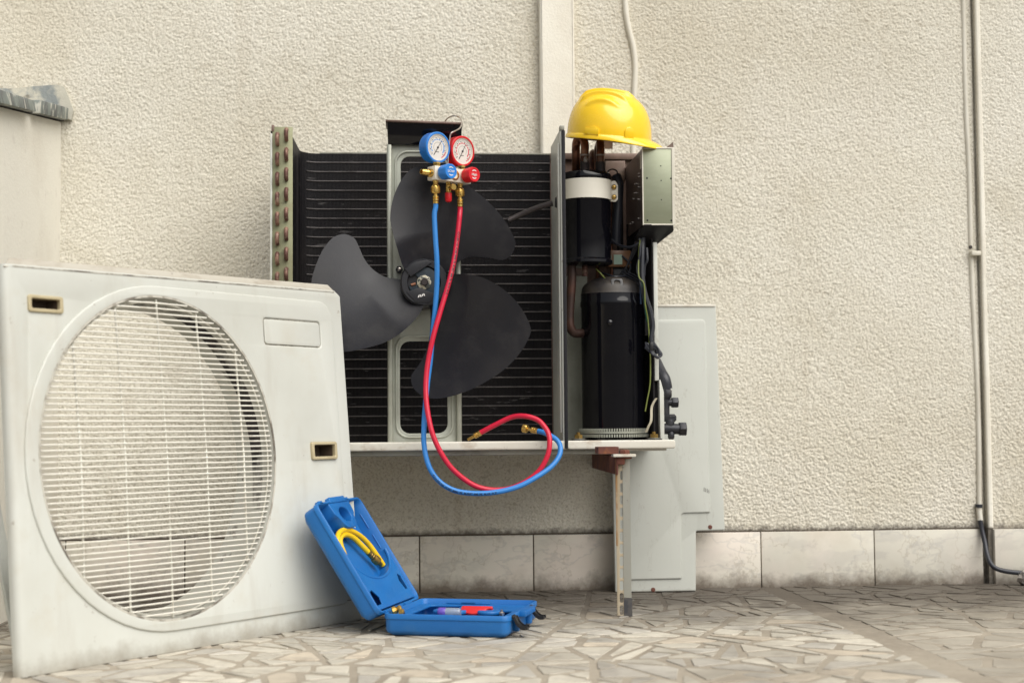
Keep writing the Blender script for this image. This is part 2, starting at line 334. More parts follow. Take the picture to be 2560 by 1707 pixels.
M['pvc'] = mat('aged_pvc', (.70, .67, .585), .45, var=[((.50, .455, .36), 6, .45, .7, .6)])
M['cable'] = mat('black_cable', (.02, .022, .03), .4)
M['wire_y'] = mat('earth_wire', (.16, .19, .04), .45)
M['wire_g'] = mat('green_wire', (.03, .14, .09), .45)
M['wire_b'] = mat('dark_blue_wire', (.03, .06, .12), .45)
M['label'] = mat('green_sticker', (.30, .42, .34), .5)
M['amber'] = mat('brown_housing', (.16, .075, .03), .35)
M['valve'] = mat('valve_body', (.020, .021, .027), .42, metal=.3, var=[((.06, .055, .055), 40, .5, .7, .6)])
M['tag'] = mat('yellowed_tape', (.42, .38, .29), .6)
M['foil'] = mat('crumpled_foil', (.45, .43, .42), .3, metal=.8)

# ------------------------------------------------------------------ ground and paving stones
gm = obj('ground', ([Vector((-60, -60, 0)), Vector((60, -60, 0)), Vector((60, 60, 0)), Vector((-60, 60, 0))], [(0, 1, 2, 3)]), M['yard'])
gm['kind'] = 'structure'
floor = tag(obj('paving', box(-1.6, 2.4, -2.3, .08, -.02, .004), M['mortar']), None, None, kind='structure')
def split(poly, amin, out, rng):
    a = 0
    for i in range(len(poly)):
        x1, y1 = poly[i]; x2, y2 = poly[(i+1) % len(poly)]; a += x1*y2-x2*y1
    a = abs(a)/2
    if a < amin*rng.uniform(.7, 2.0): out.append(poly); return
    cx = sum(p[0] for p in poly)/len(poly); cy = sum(p[1] for p in poly)/len(poly)
    # cut across the longest direction, at a skewed angle
    best = max(((poly[i][0]-poly[j][0])**2+(poly[i][1]-poly[j][1])**2, i, j) for i in range(len(poly)) for j in range(i))
    dx, dy = poly[best[1]][0]-poly[best[2]][0], poly[best[1]][1]-poly[best[2]][1]
    th = math.atan2(dy, dx)+math.pi/2+rng.gauss(0, .42)
    L = math.hypot(dx, dy); s = rng.uniform(-.14, .14)*L
    cx += math.cos(th-math.pi/2)*s; cy += math.sin(th-math.pi/2)*s
    nx, ny = -math.sin(th), math.cos(th)
    A, Bp = [], []
    for i in range(len(poly)):
        p, q = poly[i], poly[(i+1) % len(poly)]
        dp = (p[0]-cx)*nx+(p[1]-cy)*ny; dq = (q[0]-cx)*nx+(q[1]-cy)*ny
        (A if dp >= 0 else Bp).append(p)
        if dp*dq < 0:
            t = dp/(dp-dq); m = (p[0]+(q[0]-p[0])*t, p[1]+(q[1]-p[1])*t); A.append(m); Bp.append(m)
    if len(A) < 3 or len(Bp) < 3: out.append(poly); return
    split(A, amin, out, rng); split(Bp, amin, out, rng)
def inset(poly, d):
    n = len(poly); a = sum(poly[i][0]*poly[(i+1) % n][1]-poly[(i+1) % n][0]*poly[i][1] for i in range(n))
    if a < 0: poly = poly[::-1]
    cur = poly
    for i in range(n):
        p, q = poly[i], poly[(i+1) % n]; L = math.hypot(q[0]-p[0], q[1]-p[1])
        if L < 1e-6: continue
        nx, ny = -(q[1]-p[1])/L, (q[0]-p[0])/L; dd = d*random.uniform(.6, 1.5); ox, oy = p[0]+nx*dd, p[1]+ny*dd
        new = []
        for k in range(len(cur)):
            u, v = cur[k], cur[(k+1) % len(cur)]
            du = (u[0]-ox)*nx+(u[1]-oy)*ny; dv = (v[0]-ox)*nx+(v[1]-oy)*ny
            if du >= 0: new.append(u)
            if du*dv < 0:
                t = du/(du-dv); new.append((u[0]+(v[0]-u[0])*t, u[1]+(v[1]-u[1])*t))
        cur = new
        if len(cur) < 3: return None
    return cur
rng = random.Random(21)
XS = on(2170, 1590, 2, 0).x            # the straight joint between the two paving fields
fields = [(-1.5, XS-.014, -2.2, -.012, .0054, 0), (XS+.034, 2.35, -2.2, -.012, .0062, 1)]
stones = []
for x0, x1, y0, y1, am, kind in fields:
    yy = y1
    while yy > y0:
        yn = max(y0, yy-.55); out = []
        split([(x0, yn), (x1, yn), (x1, yy), (x0, yy)], am, out, rng); yy = yn
        for p in out:
            q = inset(p, .0066)
            if q:
                # round the corners a little and roughen
                rr = []
                for i in range(len(q)):
                    a, b, c = Vector(q[i-1]), Vector(q[i]), Vector(q[(i+1) % len(q)])
                    k = rng.uniform(.06, .16); rr += [b.lerp(a, k), b.lerp(c, k)]
                stones.append((rr, kind))
def proj(p):
    d = p-C0; z = d.dot(F_); return W0/2+FPX*d.dot(R2)/z, H0/2-FPX*d.dot(U2)/z
def stone_geo(q, z=.0062):
    n = len(q); c = sum(q, Vector((0, 0)))/n
    tilt = (rng.uniform(-.004, .004), rng.uniform(-.004, .004))
    zz = z+rng.uniform(-.0006, .0008)
    lo = [Vector((p.x, p.y, .002)) for p in q]
    hi0 = [Vector((p.x, p.y, zz-.0008+(p.x-c.x)*tilt[0]+(p.y-c.y)*tilt[1])) for p in q]
    hi = [Vector((*(c+(p-c)*(1-.0012/max((p-c).length, .004))), zz+(p.x-c.x)*tilt[0]+(p.y-c.y)*tilt[1])) for p in q]
    return loops([lo, hi0, hi], False, True)
vis, rest = [], []
for q, kind in stones:
    P = [proj(Vector((p.x, p.y, .006))) for p in q]
    xs = [p[0] for p in P]; ys = [p[1] for p in P]
    inside = max(xs) > 0 and min(xs) < W0 and min(ys) < H0 and max(ys) > 0
    a = abs(sum(P[i][0]*P[(i+1) % len(P)][1]-P[(i+1) % len(P)][0]*P[i][1] for i in range(len(P))))/2
    (vis if inside else rest).append((a, q, kind))
vis.sort(key=lambda t: -t[0])
rest += vis[290:]; vis = vis[:290]
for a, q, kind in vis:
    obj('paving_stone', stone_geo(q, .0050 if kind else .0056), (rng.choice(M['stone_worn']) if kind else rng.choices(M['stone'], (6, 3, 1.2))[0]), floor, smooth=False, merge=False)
for kk in (0, 1):
    g = [stone_geo(q) for a, q, kind in rest if kind == kk]
    if g: obj('outer_paving_stones', join(*g), (M['stone_worn'] if kk else M['stone'])[0], floor, smooth=False, merge=False)['kind'] = 'stuff'

# ------------------------------------------------------------------ walls
def fnoise(shape, sig, seed):
    r = np.random.default_rng(seed).standard_normal(shape)
    fy = np.fft.fftfreq(shape[0])[:, None]; fx = np.fft.fftfreq(shape[1])[None, :]
    g = np.exp(-2*(math.pi**2)*(sig**2)*(fx**2+fy**2))
    o = np.fft.ifft2(np.fft.fft2(r)*g).real; return o/o.std()
def stucco_mesh(name, x0, x1, z0, z1, y, step, seed, m, label, extra=None, amp=.00098, fade=None):
    nx = int((x1-x0)/step)+1; nz = int((z1-z0)/step)+1
    xs = np.linspace(x0, x1, nx); zs = np.linspace(z0, z1, nz)
    h = .9*fnoise((nz, nx), .0012/step, seed)+.12*fnoise((nz, nx), .0028/step, seed+1)
    h = np.tanh(h*.55+.2)*1.5
    zg = np.clip((.62-zs)/.35, 0, 1)[:, None]
    h = h*amp*(1+.45*zg)+fnoise((nz, nx), .12/step, seed+3)*.0016
    if fade is not None: h = h*fade(xs)[None, :]
    # the ragged lower edge of the render stands proud over the skirting
    zrag = np.repeat(zs[:, None], nx, 1)
    zrag[0] += np.clip(fnoise((1, nx), 3, seed+5)[0]*.0022, -.004, .004)
    Xg = np.repeat(xs[None, :], nz, 0); Yg = y-.004-h
    co = np.stack([Xg, Yg, zrag], -1).reshape(-1, 3)
    c = np.array([(x0+x1)/2, y, z0]); co = co-c
    i = np.arange(nz*nx).reshape(nz, nx)
    q = np.stack([i[:-1, :-1], i[:-1, 1:], i[1:, 1:], i[1:, :-1]], -1).reshape(-1, 4)
    nv = len(co)
    ex = []; ef = []
    for bx in (extra or []):
        v, f = bx
        ef += [tuple(k+nv+len(ex) for k in t) for t in f]; ex += [tuple(np.array(p)-c) for p in v]
    allv = np.concatenate([co, np.array(ex)]) if ex else co
    faces = np.concatenate([q, np.array(ef)]) if ef else q
    me = bpy.data.meshes.new(name); me.vertices.add(len(allv)); me.vertices.foreach_set('co', allv.astype(np.float32).ravel())
    me.loops.add(faces.size); me.loops.foreach_set('vertex_index', faces.astype(np.int32).ravel())
    me.polygons.add(len(faces)); me.polygons.foreach_set('loop_start', np.arange(0, faces.size, 4, dtype=np.int32))
    me.polygons.foreach_set('use_smooth', np.concatenate([np.ones(len(q), bool), np.zeros(len(ef), bool)]))
    me.update(calc_edges=True); me.validate(); me.materials.append(m)
    o = bpy.data.objects.new(name, me); COL.objects.link(o); place(o, c, None); return tag(o, label, 'wall')
SK = .1431
XG = at(2425, 100, 0).x; XG2 = XG+.007                    # groove where the right wall section starts
def bodyb(x0, x1, y0, y1, z0, z1): return box(x0, x1, y0, y1, z0, z1)
mw = stucco_mesh('stucco_wall', -1.12, XG, SK, 1.62, 0, .0020, 3, M['stucco'], 'rough cream stucco wall behind the opened air conditioner',
    [bodyb(-1.3, XG+.3, .006, .25, 0, 2.9), bodyb(-1.3, XG, -.006, .004, 1.6195, 2.9)])
rw = stucco_mesh('stucco_wall', XG2+.010, XG2+.42, SK, 1.62, -.018, .0020, 31, M['stucco'], 'stucco wall section standing proud beside the grey conduit and black cable',
    [bodyb(XG2, XG2+.75, -.018, .2, 0, 2.9), bodyb(XG2+.03, XG2+.75, -.023, -.019, 1.6195, 2.9)])
obj('corner_bead', plate(rrect(0, .014, SK+.002, 2.88, .004), [], .010, (XG2-.001, -.014, 0), X, Z, .0045), M['plaster'], rw)
# skirting tiles
jx = [1049, 1333, 1617, 1900, 2183]
edges = [at(p, 1400, 0).x for p in jx]; pitch = (edges[-1]-edges[0])/4
edges = [edges[0]-pitch*k for k in (4, 3, 2, 1)]+edges+[XG-.004]
random.seed(5)
for a, b in zip(edges[:-1], edges[1:]):
    t = random.uniform(-.0015, .0015)
    obj('skirting_tile', obox(((a+b)/2, -.005+t, SK/2+.001), X*((b-a)/2-.0015), Y*.008, Z*(SK/2-.001)), M['marble'], mw, bevel=.0015)
obj('mortar_bed', box(-1.0, XG-.004, -.0075, .006, .004, SK+.004), M['mortar'], mw)
for a, b in ((XG2+.010, XG2+.30), (XG2+.303, XG2+.6)):
    obj('skirting_tile', obox(((a+b)/2, -.024, SK/2+.001), X*((b-a)/2-.001), Y*.008, Z*(SK/2-.001)), M['marble'], rw, bevel=.0015)
# left side wall with flashing
def sxw(y): return -.862+.0167*y
def onside(px, py):
    p = Vector((sxw(0), 0, 0)); n = Vector((1, -.0167, 0)).normalized(); return onp(px, py, p, n)
tA = onside(0, 268); tB = at(172, 306, 0); tB.x = sxw(0)
slope = (tA.z-tB.z)/(tA.y-tB.y)
def ztop(y): return tB.z+slope*(y-tB.y)
YN = -1.15
V = []
for y in (.0, YN):
    for x in (sxw(y), -1.3): V += [Vector((x, y, 0)), Vector((x, y, ztop(y)))]
sw = obj('side_wall', (V, [(0, 1, 5, 4), (2, 6, 7, 3), (0, 4, 6, 2), (1, 3, 7, 5), (0, 2, 3, 1), (4, 5, 7, 6)]), M['plaster'])
tag(sw, 'smooth plaster side wall with weathered tin flashing along its top', 'wall')
def seg(px0, py0, px1, py1, hh0, hh1, off, tilt=0):
    a, b = onside(px0, py0), onside(px1, py1); a.x += off; b.x += off
    v = []
    for p, h in ((a, hh0), (b, hh1)):
        for dx in (0, -.05-off):
            for k in (0, 1): v.append(Vector((p.x+dx+(tilt if k == 0 and dx == 0 else 0), p.y, p.z-h*(1-k))))
    return v, [(0, 1, 5, 4), (2, 6, 7, 3), (0, 4, 6, 2), (1, 3, 7, 5), (0, 2, 3, 1), (4, 5, 7, 6)]
obj('flashing_strip', seg(-150, 185, 60, 251, .034, .026, .022, .006), M['flash'], sw, bevel=.002)
obj('flashing_strip', seg(73, 250, 145, 270, .031, .030, .026, -.002), M['flash'], sw, bevel=.002)
obj('flashing_strip', seg(156, 268, 176, 275, .032, .034, .020, .003), M['flash'], sw, bevel=.002)
obj('gap_shade_strip', seg(-150, 190, 172, 278, .030, .030, .008), M['dark'], sw)  # dark strip added to make the gaps between flashing strips read as shadow
fl = [at(px, py, -.02) for px, py in ((-60, 215), (20, 222), (90, 216), (145, 212), (160, 217), (170, 240), (183, 276), (178, 300), (150, 292), (60, 262), (-60, 240))]
obj('mortar_fillet', loops([[p+Y*.03 for p in fl], fl]), M['fillet'], sw, smooth=False)

# ------------------------------------------------------------------ pipe cover and conduits on the wall
a, b = at(1350, 200, -.03).x, at(1437, 200, -.03).x
pc = obj('pipe_cover', plate(rrect(a, b, .62, 2.85, .003), [], .034, (0, .0, 0), X, Z, .006), M['plaster'])
for v in pc.data.vertices: pass
tag(pc, 'smooth flat vertical pipe cover on the stucco behind the hard hat', 'pipe cover')
pts = [at(px, py, -.003) for px, py in ((1555, -330), (1557, -200), (1561, -60), (1564, 20), (1571, 70), (1583, 120), (1588, 170), (1586, 230), (1583, 300), (1583, 420), (1583, 600))]
tag(obj('conduit', tube(spline(pts, 5), .0076, 10), M['pvc']), 'pale bent conduit running down the stucco behind the yellow hard hat', 'conduit')
cd = thing('conduit', at(2447, 1255, -.013), 'long grey conduit in the corner groove leading to a black cable', 'conduit')
obj('upper_pipe', tube(spline([at(px, py, -.005) for px, py in ((2396, -500), (2402, -200), (2408, 0), (2411, 150), (2416, 300), (2423, 430), (2427, 620))], 5), .0065, 10), M['pvc'], cd)
obj('lower_pipe', tube(spline([at(px, py, -.007) for px, py in ((2428, 640), (2433, 760), (2442, 940), (2447, 1100), (2448, 1262))], 5), .0066, 10), M['pvc'], cd)
obj('clip', obox(at(2437, 634, -.014), X*.012, Y*.012, Z*.006), M['pvc'], cd, bevel=.002)
obj('clip_screw', lathe([(.005, 0), (.004, .004)], at(2426, 618, -.016), -Y, 8), M['shaft'], cd)
obj('collar', cyl(at(2447, 1268, -.014), at(2447, 1260, -.014), .0092), M['cable'], cd)
obj('sleeve', cyl(at(2450, 1300, -.016), at(2447, 1268, -.014), .0072), M['white_dirty'], cd)
obj('cable_sheath', tube(spline([at(2450, 1298, -.017), at(2455, 1325, -.02), at(2462, 1355, -.03), at(2467, 1382, -.045), at(2475, 1405, -.062), at(2490, 1420, -.072), at(2520, 1428, -.075), at(2570, 1433, -.075), at(2640, 1440, -.075), at(2760, 1452, -.08)], 6), .0062, 10), M['cable'], cd)
random.seed(9)
bm = bmesh.new(); bmesh.ops.create_icosphere(bm, subdivisions=2, radius=.022)
cc = on(2560, 1462, 2, .018); cc.y = -.085; cc = Vector((at(2562, 1460, -.085).x, -.085, .024))
for v in bm.verts: v.co = v.co*random.uniform(.62, 1.15)
fv = [v.co+cc for v in bm.verts]; ff = [tuple(v.index for v in f.verts) for f in bm.faces]; bm.free()
zz = min(v.z for v in fv); fv = [v-Z*(zz-.006) for v in fv]
tag(obj('foil_scrap', (fv, ff), M['foil'], smooth=False), 'small crumpled silver foil scrap on the floor under the black cable', 'litter')

# ------------------------------------------------------------------ the opened outdoor unit
# (built in a frame shifted by DY along y, then moved into place: the tray's front edge touches the leaning casing)
DY = .078
_at = at
def at(px, py, y):
    p = _at(px, py, y+DY); p.y -= DY; return p
YF = -.50
uL, uR = at(676, 1110, YF).x, at(1689, 1110, YF).x
zT0 = at(1200, 1103, YF).z; zT1 = at(1200, 1125, YF).z
ZF = zT0-.012                                     # tray floor
unit = thing('air_conditioner', ((uL+uR)/2, -.32, zT1), 'opened air conditioner outdoor unit with exposed fan, coil and black compressor', 'air conditioner')
tray = obj('base_tray', join(plate(rrect(uL, uR, zT1, zT0, .006), [], .010, (0, YF+.010, 0), X, Z, .003),
    box(uL+.002, uR-.002, YF+.009, -.13, ZF-.002, ZF), box(uL, uL+.004, YF+.008, -.13, zT1, zT0-.002), box(uR-.004, uR, YF+.008, -.13, zT1, zT0-.002)), M['white_dirty'], unit)
obj('base_rail', plate(rrect(uL+.02, at(1562, 1130, YF).x, at(1200, 1138, YF+.02).z, zT1+.006, .003), [], .012, (0, YF+.03, 0), X, Z, .002), M['galv_dull'], unit)
obj('base_runner', box(at(1500, 1100, YF+.1).x, at(1650, 1100, YF+.1).x, YF+.015, -.14, zT1-.005, zT1+.003), M['white_dirty'], unit)

# coil: fin block bent round the left corner
zc0, zc1 = ZF+.002, at(1200, 386, -.19).z
xi = at(731, 500, -.455).x; xo = at(682, 500, -.455).x; tk = xi-xo
yb = -.19; yend = -.462; xr = at(1400, 500, -.19).x+.16
rad = .045
pin = [(xi-.004, yend), (xi-.003, -.36), (xi, yb-rad)]
for i in range(1, 9):
    t = R(90*i/8); pin.append((xi+rad-rad*math.cos(t), yb-rad+rad*math.sin(t)))
pin += [(xi+rad+.15, yb), (xr, yb)]
pout = [(p[0]-tk, p[1]) for p in pin[:3]]
ro = rad+tk
for i in range(1, 9):
    t = R(90*i/8); pout.append((xi+rad-ro*math.cos(t), yb-rad+ro*math.sin(t)))
pout += [(xi+rad+.15, yb+tk), (xr, yb+tk)]
pl = pin+pout[::-1]
coil = obj('coil', loops([[Vector((p[0], p[1], z)) for p in pl] for z in (zc0, zc1)]), M['fin'], unit)
# fins: fine vertical blades drawn as faint paler stripes in colour and bump
m = M['fin']; n_ = m.node_tree.nodes; l_ = m.node_tree.links; bs = n_['Principled BSDF']
g_ = n_.new('ShaderNodeNewGeometry'); wv = n_.new('ShaderNodeTexWave'); wv.wave_type = 'BANDS'; wv.bands_direction = 'X'; wv.inputs['Scale'].default_value = 95; wv.inputs['Distortion'].default_value = .6; wv.inputs['Detail'].default_value = 2
l_.new(g_.outputs['Position'], wv.inputs['Vector']); bpn = n_.new('ShaderNodeBump'); bpn.inputs['Strength'].default_value = .5; bpn.inputs['Distance'].default_value = .0015
cur_ = bs.inputs['Base Color'].links[0].from_socket; mxx = n_.new('ShaderNodeMix'); mxx.data_type = 'RGBA'; mxx.inputs[7].default_value = (.030, .027, .028, 1)
rr_ = n_.new('ShaderNodeMapRange'); rr_.inputs[1].default_value = .55; rr_.inputs[2].default_value = 1; rr_.inputs[4].default_value = .8; l_.new(wv.outputs['Fac'], rr_.inputs[0]); l_.new(rr_.outputs[0], mxx.inputs[0]); l_.new(cur_, mxx.inputs[6]); l_.new(mxx.outputs[2], bs.inputs['Base Color'])
l_.new(wv.outputs['Fac'], bpn.inputs['Height']); l_.new(bpn.outputs[0], bs.inputs['Normal'])
x0t = at(800, 500, -.19).x
sp = at(1200, 408, -.19).z-at(1200, 431.1, -.19).z
z = at(1100, 408, -.19).z; k = 0
while z > zc0+.004:
    pth = []
    for p in pin[6:11]: pth.append(Vector((p[0]+.0006, p[1]-.0006, z)))
    pth += [Vector((xi+rad+.2, yb-.0006, z)), Vector((xr-.01, yb-.0006, z))]
    obj('coil_tube', tube(pth, .0017, 6), M['coil_tube'], unit)
    z -= sp; k += 1
obj('coil_top_edge', plate([(xi+rad, yb-.001), (xr, yb-.001), (xr, yb+tk+.001), (xi+rad, yb+tk+.001)], [], .003, (0, 0, zc1), X, Y), M['galv_dull'], unit)
ze = at(700, 318, yend).z
ep = obj('coil_end_plate', box(at(681, 500, yend).x, at(732, 500, yend).x, yend-.003, yend, ZF, ze), M['endplate'], unit, bevel=.001)
obj('corner_post', box(at(675.5, 500, yend).x, at(681, 500, yend).x, yend-.006, yend+.03, ZF, at(680, 335, yend).z), M['white'], unit, bevel=.001)
obj('corner_clip', box(at(679, 310, yend).x, at(686, 310, yend).x, yend-.004, yend+.02, at(680, 330, yend).z, at(680, 313, yend).z), M['brownplate'], unit, bevel=.001)
# return bends
hs2 = sp/2
def ubend(px, py):
    p = at(px, py, yend-.003); pts = [p+Vector((0, .004, hs2))]
    for i in range(9):
        t = R(180*i/8); pts.append(p+Vector((0, -.006-.009*math.sin(t), hs2*math.cos(t))))
    pts.append(p+Vector((0, .004, -hs2))); return tube(pts, .0046, 10)
u0 = obj('return_bend', ubend(716.5, 337.5), M['copper_dull'], ep)
u1 = obj('return_bend', ubend(694, 349), M['copper_dull'], ep)
for k in range(1, 14):
    clone(u0, (0, 0, -2*sp*k*.982), ep)
    if k < 13: clone(u1, (0, 0, -2*sp*k*.982), ep)

# fan motor bracket
YB = -.375
bx0, bx1 = at(968, 700, YB).x, at(1152, 700, YB).x
bz0, bz1 = ZF+.001, at(1060, 362, YB).z
def bz(py): return at(1060, py, YB).z
def bxp(px): return at(px, 700, YB).x
win_lo = rrect(bxp(999), bxp(1117), bz(1083), bz(853), .022); win_up = rrect(bxp(1003), bxp(1117), bz(600), bz(392), .02)
br = obj('motor_bracket', plate(rrect(bx0+.010, bx1-.010, bz0, bz1, .004), [win_lo, win_up], .003, (0, YB+.004, 0), X, Z, .001), M['galv'], unit)
obj('bracket_flange', join(box(bx0, bx0+.012, YB-.012, YB+.02, bz0, bz1), box(bx1-.012, bx1, YB-.012, YB+.02, bz0, bz1)), M['galv'], br, bevel=.004, seg=3)
def bead(r0, r1, th=.005):
    return plate(r0, [r1], th, (0, YB+.002, 0), X, Z, .002)
obj('bracket_bead', bead(rrect(bxp(987), bxp(1133), bz(1095), bz(838), .03), rrect(bxp(993), bxp(1127), bz(1090), bz(843), .026)), M['galv'], br)
obj('bracket_bead', bead(rrect(bxp(987), bxp(1133), bz(606), bz(376), .03), rrect(bxp(993), bxp(1127), bz(600), bz(382), .026)), M['galv'], br)
YT = -.405
tp = [at(967, 303, YT), at(1155, 310, YT), at(1153, 366, YB-.013), at(970, 361, YB-.013)]
obj('bracket_top', loops([[p+Y*.012 for p in tp], tp]), M['black_paint'], br, bevel=.002)
obj('bracket_lip', loops([[at(964, 299, YT-.008), at(1157, 306, YT-.008), at(1157, 311, YT-.008), at(964, 304, YT-.008)], [at(964, 299, YT-.008)+Y*.09, at(1157, 306, YT-.008)+Y*.09, at(1157, 311, YT-.008)+Y*.09, at(964, 304, YT-.008)+Y*.09]]), M['brownplate'], br, bevel=.001)
# fan
HC = at(1060, 707, -.470)
obj('fan_motor', lathe([(.05, 0), (.055, .006), (.055, .055), (.03, .06)], Vector((HC.x, YB+.004, HC.z)), -Y, 40), M['shaft'], unit, bevel=.001)
fan = obj('fan_hub', lathe([(.0535, .07), (.0535, .004), (.050, .0), (.038, .0), (.036, .010), (.0, .010)], Vector((HC.x, -.484, HC.z)), Y, 48, cap=False), M['hub'], unit)
obj('hub_plate', plate([(.035*math.cos(R(a)), .035*math.sin(R(a))) for a in range(-165, 140, 8)]+[(0, 0)], [], .004, HC+Vector((0, -.006, 0)), X, Z, .0008), M['hub_metal'], fan)
obj('hub_web', join(plate([(-.030, .012), (.018, .044), (.006, .050), (-.02, .045), (-.043, .03)], [], .010, HC+Vector((0, -.008, 0)), X, Z, .001),
    plate([(-.040, -.022), (-.010, -.012), (.03, -.03), (.012, -.047), (-.018, -.046)], [], .008, HC+Vector((0, -.008, 0)), X, Z, .001)), M['hub'], fan)
obj('hub_nut', lathe([(.0165, 0), (.0165, .004), (.015, .005)], HC+Vector((.000, -.009, 0)), -Y, 9), M['zinc_worn'], fan)
obj('fan_shaft', lathe([(.0085, 0), (.0085, .006), (.007, .008)], HC+Vector((.001, -.014, 0)), -Y, 16), M['shaft'], fan)
obj('set_screw', cyl(HC+Vector((-.029, -.011, -.006)), HC+Vector((-.019, -.011, -.003)), .0035), M['copper'], fan)
obj('hub_mark', join(*[obox(HC+Vector((-.012+.004*i, -.0168, -.032+.0012*i)), X*.0013, Y*.0004, (Z+X*.3*(-1)**i).normalized()*.0028) for i in range(4)]), M['white_ink'], fan, smooth=False)
for px, py in ((998, 675), (1118, 677)):
    p = at(px, py, YB-.002); sc = obj('motor_screw', lathe([(.0085, 0), (.0085, .012)], p, -Y, 6), M['black_plastic'], unit)
    obj('screw_head', lathe([(.0048, 0), (.0045, .003), (.002, .005)], p-Y*.012, -Y, 12), M['steel'], sc)
BL = {}
BL['A'] = [(1010, 672), (1003, 655), (988, 603), (977, 560), (976, 532), (982, 499), (992, 472), (1007, 445), (1032, 421), (1060, 418), (1095, 430), (1130, 442), (1167, 462), (1220, 504), (1260, 549), (1285, 594), (1288, 614), (1277, 639), (1254, 650), (1226, 645), (1181, 642), (1153, 650), (1122, 676), (1100, 690), (1060, 700), (1025, 690)]
BL['B'] = [(1005, 700), (994, 697), (962, 692), (933, 674), (912, 649), (898, 619), (887, 597), (869, 587), (853, 586), (830, 596), (805, 628), (787, 671), (779, 703), (777, 745), (786, 805), (812, 858), (858, 878), (894, 874), (951, 860), (994, 838), (1037, 799), (1058, 765), (1056, 735), (1040, 710)]
BL['C'] = [(1075, 700), (1116, 687), (1158, 685), (1201, 692), (1244, 713), (1280, 742), (1308, 778), (1326, 817), (1323, 842), (1298, 885), (1255, 928), (1191, 967), (1137, 988), (1094, 996), (1062, 992), (1037, 974), (1028, 953), (1030, 935), (1051, 906), (1066, 875), (1073, 846), (1076, 810), (1075, 765), (1065, 735)]
mid = {'A': 60, 'B': 184, 'C': -60}
def fy(px, py, mdeg):                      # helical blade: nearer the viewer with growing angle
    dx, dy = px-1060, 707-py; r = math.hypot(dx, dy); an = math.degrees(math.atan2(dy, dx))-mdeg
    an = (an+180) % 360-180; s = min(r/120, 1.)
    return -.445-.0009*an*s-.010*(r/280)
for key, ol in BL.items():
    cl = ol+[ol[0]]; Pp = spline([Vector((p[0], p[1], 0)) for p in cl], 4)[:-1]
    c = sum(Pp, Vector())/len(Pp); Ls = []
    for s in (1., .985, .93, .8, .62, .42, .2):
        Ls.append([at(q.x, q.y, fy(q.x, q.y, mid[key])) for q in (c+(p-c)*s for p in Pp)])
    v, f = loops(Ls, False, True)
    back = [p+Y*.0035 for p in v]; n0 = len(v); nn = len(Pp)
    # front skin, back skin and a closed rim
    fb = [tuple(i+n0 for i in q)[::-1] for q in f]; rim = [(i, i+n0, (i+1) % nn+n0, (i+1) % nn) for i in range(nn)]
    obj('blade', (v+back, f+fb+rim), M['fan'], fan, ang=60)

# divider
dx0, dx1 = at(1404, 700, YF).x, at(1416, 700, YF).x
dv = [at(1404, 322, YF+.004), at(1381.5, 374, -.275)]
xd = at(1404, 700, YF+.004).x; xdb = at(1382.5, 700, -.275).x
zt = at(1405, 322, YF).z
dpoly = [(YF+.004, ZF-.008), (YF+.004, zt), (-.275, zt), (-.275, ZF)]
div = obj('divider_panel', loops([[Vector((xd, y, z)) for y, z in dpoly], [Vector((xd+.003, y, z)) for y, z in dpoly]]), M['white'], unit)
obj('divider_fold', obox((xd-.0025, YF+.03, (zt+ZF)/2), X*.002, Y*.014, Z*((zt-ZF)/2-.03)), M['white'], div, bevel=.0015)
obj('foam_strip', box(xd+.003, dx1, YF-.004, YF+.03, ZF-.006, zt-.004), M['foam'], div, bevel=.002)
obj('divider_tab', box(xd-.001, dx1-.001, YF+.0, YF+.02, zt-.003, at(1410, 314, YF).z), M['galv_dull'], div, bevel=.001)
for py in (462, 491, 512, 570, 846): obj('panel_screw', lathe([(.004, 0), (.003, .003)], Vector((xd, YF+.03+.02*((py*7) % 3), at(1395, py, YF+.04).z)), -X, 8), M['shaft'], div)
obj('fan_cable', tube(spline([at(1270, 552, -.40), at(1300, 538, -.40), at(1340, 521, -.41), at(1381, 508, -.42)], 5), .0068, 10), M['shaft'], unit)
obj('cable_grommet', lathe([(.013, 0), (.012, .004)], Vector((xd-.001, -.42, at(1381, 506, -.42).z)), -X, 16), M['black_plastic'], div)

# compressor bay back plate, side and floor parts
ybk = -.205
obj('bay_inner_plate', box(xd+.006, at(1470, 900, -.225).x, -.226, -.222, ZF, at(1440, 690, -.225).z), M['galv'], unit)
obj('bay_back_plate', box(xd+.004, at(1640, 600, ybk).x, ybk-.004, ybk-.001, ZF, at(1500, 388, ybk).z), M['brownplate'], unit)
obj('back_plate_lip', box(xd+.004, at(1600, 600, ybk).x, ybk-.016, ybk-.004, at(1500, 402, ybk).z, at(1500, 386, ybk).z), M['brownplate'], unit, bevel=.002)
obj('insulation_pad', plate([(at(px, 450, ybk-.006).x, at(1500, py, ybk-.006).z) for px, py in ((1512, 404), (1562, 403), (1566, 440), (1556, 470), (1530, 455), (1510, 450))], [], .012, (0, ybk-.005, 0), X, Z, .004), M['brownplate'], unit)
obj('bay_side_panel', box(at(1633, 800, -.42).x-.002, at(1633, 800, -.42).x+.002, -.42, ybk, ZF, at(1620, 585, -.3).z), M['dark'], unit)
obj('side_edge', box(at(1635, 800, -.425).x, at(1645, 800, -.425).x, -.428, -.30, at(1640, 951, -.425).z, at(1640, 606, -.425).z), M['white'], unit, bevel=.001)
obj('bay_liner', box(at(1570, 700, -.25).x, at(1636, 700, -.25).x, -.245, -.235, ZF, at(1600, 560, -.25).z), M['dark'], unit)
